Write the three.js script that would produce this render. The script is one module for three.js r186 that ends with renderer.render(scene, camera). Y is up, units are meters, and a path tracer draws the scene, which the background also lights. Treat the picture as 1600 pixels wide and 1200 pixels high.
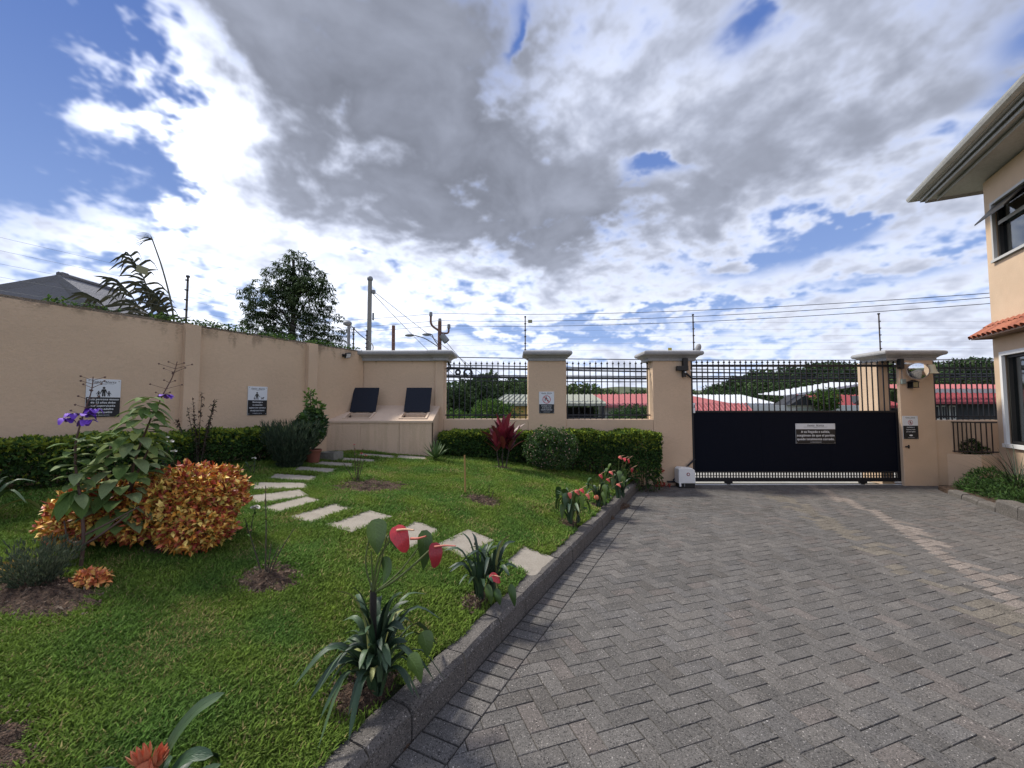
import * as THREE from 'three';
import { createNoise2D } from 'simplex-noise';
import { mergeGeometries } from 'three/addons/utils/BufferGeometryUtils.js';
import { RoundedBoxGeometry } from 'three/addons/geometries/RoundedBoxGeometry.js';

// ---------------------------------------------------------------- camera, sky, sun, exposure
const scene = new THREE.Scene();
const renderer = new THREE.WebGLRenderer({ antialias: true });
renderer.toneMapping = THREE.LinearToneMapping;
renderer.toneMappingExposure = 1.8;
renderer.shadowMap.enabled = true;
const camera = new THREE.PerspectiveCamera(85.42, 4 / 3, 0.05, 600);
camera.position.set(0, 1.55, 0);
camera.rotation.set(Math.atan(35 / 650), 0, 0);
scene.add(camera);

function seeded(a) { return () => { a = (a + 0x6d2b79f5) | 0; let t = Math.imul(a ^ (a >>> 15), 1 | a); t = (t + Math.imul(t ^ (t >>> 7), 61 | t)) ^ t; return ((t ^ (t >>> 14)) >>> 0) / 4294967296; }; }
const clamp = (x, a = 0, b = 1) => Math.min(b, Math.max(a, x)), lerp = (a, b, t) => a + (b - a) * t;
const smooth = (a, b, x) => { const t = clamp((x - a) / (b - a)); return t * t * (3 - 2 * t); };
const noiseA = createNoise2D(seeded(11)), noiseB = createNoise2D(seeded(23));
const fbm = (n, x, y, o, g = 0.5) => { let s = 0, a = 1, t = 0; for (let i = 0; i < o; i++) { s += a * n(x, y); t += a; a *= g; x = x * 2.03 + 7.1; y = y * 2.03 - 3.7; } return s / t; };

// Broken cloud: [azimuth, elevation, spread in azimuth, spread in elevation, weight]; azimuth 0 is straight towards the gate
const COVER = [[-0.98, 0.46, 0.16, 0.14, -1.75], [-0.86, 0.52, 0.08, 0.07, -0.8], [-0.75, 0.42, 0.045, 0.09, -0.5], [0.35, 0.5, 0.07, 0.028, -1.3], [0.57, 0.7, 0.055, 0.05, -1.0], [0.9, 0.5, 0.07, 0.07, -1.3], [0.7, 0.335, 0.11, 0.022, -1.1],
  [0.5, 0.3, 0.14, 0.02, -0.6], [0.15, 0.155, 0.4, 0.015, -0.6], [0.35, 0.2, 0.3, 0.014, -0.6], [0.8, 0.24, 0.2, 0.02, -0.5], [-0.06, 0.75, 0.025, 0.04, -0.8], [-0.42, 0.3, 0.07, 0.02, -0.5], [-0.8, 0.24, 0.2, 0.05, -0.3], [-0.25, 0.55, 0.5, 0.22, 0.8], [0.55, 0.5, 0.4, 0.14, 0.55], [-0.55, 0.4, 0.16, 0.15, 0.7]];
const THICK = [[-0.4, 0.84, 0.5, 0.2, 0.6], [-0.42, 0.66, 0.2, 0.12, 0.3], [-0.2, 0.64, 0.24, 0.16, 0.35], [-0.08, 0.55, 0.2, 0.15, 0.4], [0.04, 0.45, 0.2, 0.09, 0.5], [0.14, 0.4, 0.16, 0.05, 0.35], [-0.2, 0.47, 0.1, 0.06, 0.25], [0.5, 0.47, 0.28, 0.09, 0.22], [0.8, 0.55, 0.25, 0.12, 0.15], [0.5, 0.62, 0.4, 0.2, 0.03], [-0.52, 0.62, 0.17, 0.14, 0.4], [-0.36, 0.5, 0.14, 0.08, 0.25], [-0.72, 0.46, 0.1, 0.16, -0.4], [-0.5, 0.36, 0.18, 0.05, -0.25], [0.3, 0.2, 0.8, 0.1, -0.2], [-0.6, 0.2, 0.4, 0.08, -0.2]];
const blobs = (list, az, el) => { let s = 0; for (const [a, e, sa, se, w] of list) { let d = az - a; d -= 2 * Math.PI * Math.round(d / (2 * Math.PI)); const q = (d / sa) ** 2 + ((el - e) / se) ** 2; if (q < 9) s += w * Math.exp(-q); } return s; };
const SUN = new THREE.Vector3().setFromSphericalCoords(1, Math.PI / 2 - 0.86, Math.PI + 1.0);   // front left, above the wall
function makeSky(W) {
  const Hh = W / 2, data = new Float32Array(W * Hh * 4);
  for (let r = 0; r < Hh; r++) {
    const up = ((r + 0.5) / Hh - 0.5) * Math.PI, y = Math.sin(up), cu = Math.cos(up);
    for (let c = 0; c < W; c++) {
      const ro = ((c + 0.5) / W - 0.5) * 2 * Math.PI, x = Math.cos(ro) * cu, z = Math.sin(ro) * cu, o = (r * W + c) * 4;
      let R = 0.24, G = 0.24, B = 0.24;
      if (y > -0.02) {
        const e = Math.max(0, up), az = Math.atan2(x, -z), k = 1 / (Math.max(0, y) + 0.2), px = x * k, pz = z * k;
        const wx = fbm(noiseB, px * 0.9, pz * 0.9, 3) * 0.35, wz = fbm(noiseB, px * 0.9 + 40, pz * 0.9 + 11, 3) * 0.35;
        const big = fbm(noiseA, px * 0.75 + wx + 3, pz * 0.75 + wz, 3), fine = fbm(noiseA, px * 2.3 + wx * 0.8 + 9, pz * 2.3 + wz * 0.8, 7, 0.55);
        const bz = az + wx * 0.3 + fine * 0.07, be = e + wz * 0.14 + fine * 0.045;
        const rag = fbm(noiseB, px * 6.5 + 3, pz * 6.5 + 8, 4, 0.6);
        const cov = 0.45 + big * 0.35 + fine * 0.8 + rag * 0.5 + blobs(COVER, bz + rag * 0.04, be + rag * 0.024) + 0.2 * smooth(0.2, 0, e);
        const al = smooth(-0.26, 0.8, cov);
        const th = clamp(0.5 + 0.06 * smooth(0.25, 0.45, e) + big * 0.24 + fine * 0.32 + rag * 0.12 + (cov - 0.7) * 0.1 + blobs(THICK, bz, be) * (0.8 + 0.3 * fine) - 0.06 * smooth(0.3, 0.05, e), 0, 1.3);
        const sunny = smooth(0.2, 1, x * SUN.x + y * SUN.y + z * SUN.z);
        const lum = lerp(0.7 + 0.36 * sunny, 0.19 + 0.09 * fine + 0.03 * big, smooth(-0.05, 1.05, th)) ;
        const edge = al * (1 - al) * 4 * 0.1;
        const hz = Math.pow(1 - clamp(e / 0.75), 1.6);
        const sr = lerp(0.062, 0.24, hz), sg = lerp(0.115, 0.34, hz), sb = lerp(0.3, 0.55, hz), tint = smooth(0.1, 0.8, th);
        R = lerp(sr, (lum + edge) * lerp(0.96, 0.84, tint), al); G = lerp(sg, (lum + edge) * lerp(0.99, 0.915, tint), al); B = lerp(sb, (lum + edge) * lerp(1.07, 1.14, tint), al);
      }
      data[o] = R; data[o + 1] = G; data[o + 2] = B; data[o + 3] = 1;
    }
  }
  const t = new THREE.DataTexture(data, W, Hh, THREE.RGBAFormat, THREE.FloatType);
  t.mapping = THREE.EquirectangularReflectionMapping; t.magFilter = THREE.LinearFilter; t.needsUpdate = true;
  return t;
}
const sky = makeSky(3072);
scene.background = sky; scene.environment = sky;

const sun = new THREE.DirectionalLight(new THREE.Color(1, 0.95, 0.85), 2.4);
sun.position.copy(SUN).multiplyScalar(40); sun.target.position.set(0, 0, -5);
sun.castShadow = true; sun.shadow.radius = 14; sun.shadow.mapSize.set(2048, 2048);
Object.assign(sun.shadow.camera, { left: -16, right: 16, top: 16, bottom: -16, near: 1, far: 90 });
scene.add(sun, sun.target);

// ---------------------------------------------------------------- helpers
const D2R = Math.PI / 180, V3 = (x, y, z) => new THREE.Vector3(x, y, z);
const rgb = (r, g, b) => new THREE.Color().setRGB(r, g, b);
const used = new Map();
const numbered = (n) => { const k = used.get(n) ?? 0; used.set(n, k + 1); return k ? `${n}_${String(k).padStart(3, '0')}` : n; };
function tag(o, label, category, group, kind) { if (label) o.userData.label = label; if (category) o.userData.category = category; if (group) o.userData.group = group; if (kind) o.userData.kind = kind; return o; }
function thing(name, label, category, pos = [0, 0, 0], turn = 0, group) { const o = new THREE.Group(); o.name = numbered(name); o.position.set(...pos); o.rotation.y = turn; scene.add(o); return tag(o, label, category, group); }
function part(name, geo, mat, parent, label) { const m = new THREE.Mesh(Array.isArray(geo) ? mergeAll(geo) : geo, mat); m.name = name; m.castShadow = m.receiveShadow = true; (parent ?? scene).add(m); if (label) m.userData.label = label; return m; }
function struct(name, geo, mat) { const m = part(numbered(name), geo, mat); m.userData.kind = 'structure'; return m; }
function structGroup(name) { const g = new THREE.Group(); g.name = numbered(name); g.userData.kind = 'structure'; scene.add(g); return g; }
function mergeAll(list) { const plain = list.map((g) => { let h = g.index ? g.toNonIndexed() : g.clone(); for (const k of Object.keys(h.attributes)) if (!['position', 'normal', 'uv'].includes(k)) h.deleteAttribute(k); if (!h.attributes.normal) h.computeVertexNormals(); if (!h.attributes.uv) h.setAttribute('uv', new THREE.BufferAttribute(new Float32Array(h.attributes.position.count * 2), 2)); return h; }); return mergeGeometries(plain, false); }
// uv in metres, picked per face from the way it points
function metres(g, scale = 1, ox = 0, oy = 0) {
  if (g.index) g = g.toNonIndexed();
  const p = g.attributes.position, uv = new Float32Array(p.count * 2), a = V3(), b = V3(), c = V3();
  for (let i = 0; i < p.count; i += 3) {
    a.fromBufferAttribute(p, i); b.fromBufferAttribute(p, i + 1); c.fromBufferAttribute(p, i + 2);
    const n = b.clone().sub(a).cross(c.clone().sub(a)), ax = Math.abs(n.x), ay = Math.abs(n.y), az = Math.abs(n.z);
    [a, b, c].forEach((q, k) => { const [u, v] = ay >= ax && ay >= az ? [q.x, q.z] : ax >= az ? [q.z, q.y] : [q.x, q.y]; uv[(i + k) * 2] = u * scale + ox; uv[(i + k) * 2 + 1] = v * scale + oy; });
  }
  g.setAttribute('uv', new THREE.BufferAttribute(uv, 2));
  return g;
}
function box(x0, x1, y0, y1, z0, z1, r = 0.006) {
  const w = x1 - x0, h = y1 - y0, d = z1 - z0, rr = Math.min(r, w * 0.3, h * 0.3, d * 0.3);
  const g = rr > 0.0005 ? new RoundedBoxGeometry(w, h, d, 1, rr) : new THREE.BoxGeometry(w, h, d);
  g.translate((x0 + x1) / 2, (y0 + y1) / 2, (z0 + z1) / 2);
  return metres(g);
}
const cbox = (w, h, d, x = 0, y = 0, z = 0, r = 0.004) => box(x - w / 2, x + w / 2, y - h / 2, y + h / 2, z - d / 2, z + d / 2, r);
function rod(a, b, r0, r1 = r0, seg = 6) { a = V3(...a); b = V3(...b); const d = b.clone().sub(a), g = new THREE.CylinderGeometry(r1, r0, d.length(), seg); g.applyQuaternion(new THREE.Quaternion().setFromUnitVectors(V3(0, 1, 0), d.clone().normalize())); const m = a.add(b).multiplyScalar(0.5); return g.translate(m.x, m.y, m.z); }
function tube(pts, r, seg = 6, n) { return new THREE.TubeGeometry(new THREE.CatmullRomCurve3(pts.map((p) => V3(...p))), n ?? pts.length * 4, r, seg, false); }
function limb(pts, r0, r1, seg = 6, n = 10) {   // tapered tube
  const c = new THREE.CatmullRomCurve3(pts.map((p) => V3(...p))), g = new THREE.TubeGeometry(c, n, 1, seg, false), p = g.attributes.position, w = V3();
  for (let i = 0; i <= n; i++) { const q = c.getPointAt(i / n), r = lerp(r0, r1, i / n); for (let j = 0; j <= seg; j++) { const k = i * (seg + 1) + j; w.fromBufferAttribute(p, k).sub(q).multiplyScalar(r).add(q); p.setXYZ(k, w.x, w.y, w.z); } }
  return g;
}
function prism(poly, y0, y1) {   // convex outline [x, z] standing between two heights
  const P = [], n = poly.length, q = (x, y, z) => P.push(x, y, z);
  for (let i = 1; i < n - 1; i++) { q(poly[0][0], y1, poly[0][1]); q(poly[i + 1][0], y1, poly[i + 1][1]); q(poly[i][0], y1, poly[i][1]); }
  for (let i = 0; i < n; i++) { const [ax, az] = poly[i], [bx, bz] = poly[(i + 1) % n]; q(ax, y0, az); q(ax, y1, az); q(bx, y1, bz); q(ax, y0, az); q(bx, y1, bz); q(bx, y0, bz); }
  return flat(P);
}
function flat(P) { const g = new THREE.BufferGeometry(); g.setAttribute('position', new THREE.Float32BufferAttribute(P, 3)); g.computeVertexNormals(); return metres(g); }

// the lawn lies left of a kerb that runs towards the gate, turned 25.8 degrees to the right; u runs along it, v to its left
const A = 25.8 * D2R, sA = Math.sin(A), cA = Math.cos(A), K0 = [2.444, -8.04];
const kf = (u, v) => [K0[0] + u * sA - v * cA, K0[1] - u * cA - v * sA];
const vOf = (x, z) => -((x - K0[0]) * cA + (z - K0[1]) * sA), uOf = (x, z) => (x - K0[0]) * sA - (z - K0[1]) * cA;
const RISE = [[-1, 0.135], [0.16, 0.14], [0.7, 0.3], [1.43, 0.43], [2.44, 0.55], [3.2, 0.63], [4.3, 0.74], [7, 0.78]];
const rise1 = (v) => { for (let i = 1; i < RISE.length; i++) if (v <= RISE[i][0]) { const [a, p] = RISE[i - 1], [b, q] = RISE[i]; return p + (q - p) * (v - a) / (b - a); } return 0.78; };
const rise = (v) => (rise1(v - 0.12) + rise1(v - 0.06) + rise1(v) * 2 + rise1(v + 0.06) + rise1(v + 0.12)) / 6;
const lawnY = (x, z) => { const v = vOf(x, z); return rise(v) + (v > 0.3 ? 0.012 * noiseA(x * 0.9, z * 0.9) : 0); };
const WALL = -8.25;

// ---------------------------------------------------------------- textures
function tex(n, fn, srgb = true, w = n) {
  const d = new Uint8Array(n * w * 4);
  for (let j = 0; j < n; j++) for (let i = 0; i < w; i++) { const c = fn(i / w, j / n, i, j), o = (j * w + i) * 4; d[o] = clamp(c[0]) * 255; d[o + 1] = clamp(c[1] ?? c[0]) * 255; d[o + 2] = clamp(c[2] ?? c[0]) * 255; d[o + 3] = 255; }
  const t = new THREE.DataTexture(d, w, n); t.wrapS = t.wrapT = THREE.RepeatWrapping; t.magFilter = THREE.LinearFilter; t.minFilter = THREE.LinearMipmapLinearFilter; t.generateMipmaps = true; if (srgb) t.colorSpace = THREE.SRGBColorSpace; t.needsUpdate = true; return t;
}
// noise that repeats over the unit square
const tn = (n, u, v, f) => { const a = u * 2 * Math.PI, b = v * 2 * Math.PI, R = f / 6.283; return n(Math.cos(a) * R + Math.cos(b) * R * 1.7 + 5, Math.sin(a) * R + Math.sin(b) * R * 1.7); };
const lat = (seed, N) => { const r = seeded(seed), g = new Float32Array(N * N).map(() => r()); return (u, v) => { const x = ((u % 1) + 1) % 1 * N, y = ((v % 1) + 1) % 1 * N, i = Math.floor(x), j = Math.floor(y), fx = x - i, fy = y - j, s = fx * fx * (3 - 2 * fx), t = fy * fy * (3 - 2 * fy), at = (a, b) => g[(b % N) * N + (a % N)]; return lerp(lerp(at(i, j), at(i + 1, j), s), lerp(at(i, j + 1), at(i + 1, j + 1), s), t); }; };
const L4 = lat(1, 4), L9 = lat(2, 9), L24 = lat(3, 24), L64 = lat(4, 64), L160 = lat(5, 160), L320 = lat(6, 320), M24 = lat(7, 24), M64 = lat(8, 64), M320 = lat(9, 320);
const toS = (x) => (x <= 0.0031308 ? x * 12.92 : 1.055 * Math.pow(x, 1 / 2.4) - 0.055);
const col = (r, g, b, k) => [toS(r * k), toS(g * k), toS(b * k)];
const rep = (t, s) => { const c = t.clone(); c.repeat.set(s, s); c.needsUpdate = true; return c; };

// exposed aggregate of the pavers and kerbs: grey binder with pale and dark chips (1 tile = 0.6 m)
const chips = (() => { const r = seeded(77), N = 1024, k = new Float32Array(N * N); for (let i = 0; i < 26000; i++) { const x = r() * N, y = r() * N, s = 0.8 + r() * r() * 2.8, w = r() < 0.42 ? -(0.35 + r() * 0.4) : 0.2 + r() * r() * r() * 3.8; for (let a = -3; a <= 3; a++) for (let b = -3; b <= 3; b++) if (Math.hypot(a, b) < s + r() * 0.6) k[(((y + b) | 0) + N) % N * N + (((x + a) | 0) + N) % N] = w; } return (i, j) => k[j * N + i]; })();
const paverMap = tex(1024, (u, v, i, j) => { const c = chips(i, j), k = 0.86 + 0.3 * (L9(u, v) - 0.5) + 0.5 * (L320(u, v) - 0.5) + c; return col(0.128, 0.118, 0.109, Math.max(0.2, k)); });
const paverBump = tex(1024, (u, v, i, j) => [0.5 + 0.25 * chips(i, j) + 0.3 * (L320(u, v) - 0.5) + 0.1 * (L64(u, v) - 0.5)], false);
const plasterMap = tex(1024, (u, v) => { const k = 0.94 + 0.09 * (L4(u, v) - 0.5) + 0.1 * (L9(u, v) - 0.5) + 0.05 * (L24(u, v) - 0.5) + 0.05 * (M320(u, v) - 0.5), w = 0.5 + 0.5 * (L24(v, u) - 0.5); return [toS(k), toS(k * (0.985 + 0.03 * w)), toS(k * (0.97 + 0.05 * w))]; });
const plasterBump = tex(1024, (u, v) => [0.5 + 0.35 * (L320(u, v) - 0.5) + 0.3 * (L160(u, v) - 0.5) + 0.35 * (L64(u, v) - 0.5)], false);
const stainMap = tex(1024, (u, v) => { const s = smooth(0.5, 0.85, L64(u * 1, 0.3) * 0.6 + M24(u * 3, v * 0.5) * 0.3 + L320(u, v * 0.3) * 0.25), k = 0.96 - 0.1 * s + 0.08 * (L9(u, v) - 0.5) + 0.05 * (M320(u, v) - 0.5); return [toS(k), toS(k * 0.99), toS(k * (1 - 0.03 * s))]; });
const concreteMap = tex(768, (u, v) => { const k = 0.92 + 0.16 * (L9(u, v) - 0.5) + 0.16 * (L64(u, v) - 0.5) + 0.22 * (L320(u, v) - 0.5) - 0.3 * smooth(0.86, 1, M320(u, v)); return [toS(k), toS(k * 0.985), toS(k * 0.95)]; });
const fineBump = tex(512, (u, v) => [0.5 + 0.5 * (L160(u, v) - 0.5) + 0.5 * (L64(u, v) - 0.5)], false);
const soilMap = tex(512, (u, v) => { const k = 0.75 + 0.5 * (L24(u, v) - 0.5) + 0.6 * (L64(u, v) - 0.5) + 0.7 * (L160(u, v) - 0.5), d = smooth(0.62, 0.8, M64(u, v)); return [toS(k * (0.15 + 0.09 * d)), toS(k * (0.088 + 0.065 * d)), toS(k * (0.056 + 0.045 * d))]; });
const greenMap = tex(512, (u, v) => { const k = 0.8 + 0.5 * (L24(u, v) - 0.5) + 0.7 * (L160(u, v) - 0.5), b = L9(u, v); return [toS(k * lerp(0.05, 0.075, b)), toS(k * 0.085), toS(k * 0.022)]; });

// render of the side wall, 5.2 m by 2.62 m: mould and rain streaks below the coping, splashes low down
const wallMap = tex(1024, (u, v) => { const top = (1 - v) * 2.62, n = L64(u, 0.37) * 0.55 + L160(u * 0.8, v * 0.1) * 0.45, len = 0.05 + 0.75 * Math.pow(L24(u, 0.7), 2) * n, st = smooth(len, len * 0.2, top) * smooth(0.35, 0.75, n + 0.35 * (L320(u, v) - 0.5)), sp = smooth(0.55, 0.8, M64(u * 2, v * 2) * 0.6 + L24(u, v) * 0.5) * 0.5, k = 0.95 + 0.08 * (L4(u, v) - 0.5) + 0.1 * (L9(u, v) - 0.5) + 0.05 * (L24(u, v) - 0.5) + 0.05 * (M320(u, v) - 0.5) - 0.4 * st - 0.08 * sp; return [toS(k), toS(k * (1 - 0.01 * st)), toS(k * (0.985 - 0.02 * st))]; }, true, 2048);
const veinMap = tex(256, (u, v) => { const a = Math.abs(u - 0.5) * 2, rib = smooth(0.06, 0.0, a), vein = smooth(0.75, 1, Math.cos((v * 9 - a * 2.2) * 6.283)) * (1 - a) * 0.5, k = 0.86 + 0.3 * rib + 0.16 * vein + 0.22 * (L24(u, v) - 0.5) + 0.12 * (L64(u, v) - 0.5); return [toS(k), toS(k), toS(k * 0.96)]; });
const veinBump = tex(256, (u, v) => { const a = Math.abs(u - 0.5) * 2; return [0.55 - 0.4 * smooth(0.08, 0.0, a) - 0.3 * smooth(0.7, 1, Math.cos((v * 9 - a * 2.2) * 6.283)) * (1 - a) + 0.2 * (L24(u, v) - 0.5)]; }, false);
// ---------------------------------------------------------------- materials
const std = (color, rough, more = {}) => new THREE.MeshStandardMaterial({ color, roughness: rough, ...more });
const PEACH = rgb(0.655, 0.478, 0.33);
const mPlaster = std(PEACH, 0.88, { map: rep(plasterMap, 0.33), bumpMap: rep(plasterBump, 0.8), bumpScale: 0.003 });
const mBin = std(rgb(0.66, 0.49, 0.34), 0.85, { map: rep(stainMap, 0.4), bumpMap: rep(plasterBump, 0.8), bumpScale: 0.005 });
const mBinTop = std(rgb(0.66, 0.5, 0.37), 0.85, { map: rep(plasterMap, 0.5), bumpMap: rep(plasterBump, 0.8), bumpScale: 0.004 });
const mCap = std(rgb(0.36, 0.36, 0.37), 0.75, { map: rep(concreteMap, 0.7), bumpMap: rep(fineBump, 1.5), bumpScale: 0.003 });
const mIron = std(rgb(0.012, 0.013, 0.018), 0.45, { metalness: 0.2 });
const mGate = new THREE.MeshPhysicalMaterial({ color: rgb(0.005, 0.007, 0.014), roughness: 0.62, specularIntensity: 0.15, bumpMap: rep(fineBump, 0.6), bumpScale: 0.001 });
const mLid = new THREE.MeshPhysicalMaterial({ color: rgb(0.012, 0.015, 0.025), roughness: 0.6, specularIntensity: 0.4, bumpMap: rep(fineBump, 1), bumpScale: 0.003 });
const mSlab = std(rgb(0.36, 0.32, 0.27), 0.92, { map: rep(concreteMap, 1.6), bumpMap: rep(paverBump, 1.1), bumpScale: 0.006 });
const mKerb = std(rgb(1.0, 0.97, 0.94), 0.92, { map: rep(paverMap, 0.84), bumpMap: rep(paverBump, 0.84), bumpScale: 0.006 });
const mSoil = std(rgb(0.95, 0.95, 0.95), 0.97, { map: rep(soilMap, 1.6), bumpMap: rep(fineBump, 3), bumpScale: 0.03 });
const mLawn = std(rgb(0.9, 0.9, 0.9), 0.97, { map: rep(greenMap, 1.2), bumpMap: rep(fineBump, 3), bumpScale: 0.02 });
const mJoint = std(rgb(0.05, 0.046, 0.04), 0.97, { bumpMap: rep(fineBump, 4), bumpScale: 0.01 });
const mBlack = std(rgb(0.012, 0.012, 0.013), 0.5), mGrey = std(rgb(0.22, 0.23, 0.24), 0.6), mWhite = std(rgb(0.78, 0.79, 0.78), 0.45), mGalv = std(rgb(0.4, 0.41, 0.42), 0.5, { metalness: 0.6 });
const PAVE = [[1, 1, 1], [1.05, 1.04, 1.03], [0.9, 0.9, 0.9], [1.04, 0.98, 0.96], [0.97, 0.98, 1.0], [1.75, 1.6, 1.5], [1.25, 1.18, 1.03], [0.84, 0.82, 0.8]];
const mPave = PAVE.map((c) => std(rgb(...c), 0.9, { map: rep(paverMap, 0.84), bumpMap: rep(paverBump, 0.84), bumpScale: 0.006 }));
const mPaveRest = std(rgb(1, 1, 1), 0.9, { map: rep(paverMap, 0.84), bumpMap: rep(paverBump, 0.84), bumpScale: 0.006, vertexColors: true });
const leafMat = (more = {}) => new THREE.MeshPhysicalMaterial({ color: 0xffffff, vertexColors: true, roughness: 0.92, specularIntensity: 0.25, transmission: 0.32, thickness: 0, side: THREE.DoubleSide, ...more });
const mLeaf = leafMat(), mLeafSolid = new THREE.MeshPhysicalMaterial({ color: 0xffffff, vertexColors: true, roughness: 0.5, side: THREE.DoubleSide });
const mStem = std(rgb(0.07, 0.055, 0.04), 0.9), mGreenStem = std(rgb(0.08, 0.13, 0.035), 0.7), mBark = std(rgb(0.1, 0.085, 0.07), 0.95, { bumpMap: rep(fineBump, 4), bumpScale: 0.02 });

// ---------------------------------------------------------------- ground, street and hills
{
  const g = new THREE.PlaneGeometry(560, 420, 112, 84); g.rotateX(-Math.PI / 2); g.translate(0, 0, -150);
  const p = g.attributes.position;
  for (let i = 0; i < p.count; i++) {
    const x = p.getX(i), z = p.getZ(i);
    let y = -0.06;
    if (z < -11) y = lerp(-0.06, -1.5, smooth(-11, -20, z));
    y += 6.3 * smooth(34, 64, x) * smooth(-50, -80, z) + 10 * smooth(-90, -260, z) * (0.7 + 0.3 * noiseA(x * 0.01, z * 0.01)) * smooth(-40, 90, x + 40);
    y += 3.2 * Math.exp(-(((x + 14) / 22) ** 2) - ((z + 66) / 22) ** 2);
    if (x < -5.5 && z > -20) y = Math.max(y, 0.2);
    p.setY(i, y);
  }
  g.computeVertexNormals();
  struct('ground', metres(g), std(rgb(0.07, 0.085, 0.04), 0.97));
  struct('street', box(-30, 40, -0.05, -0.02, -10.6, -8.62, 0), std(rgb(0.36, 0.35, 0.33), 0.9, { map: rep(concreteMap, 0.5) }));
}

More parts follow.
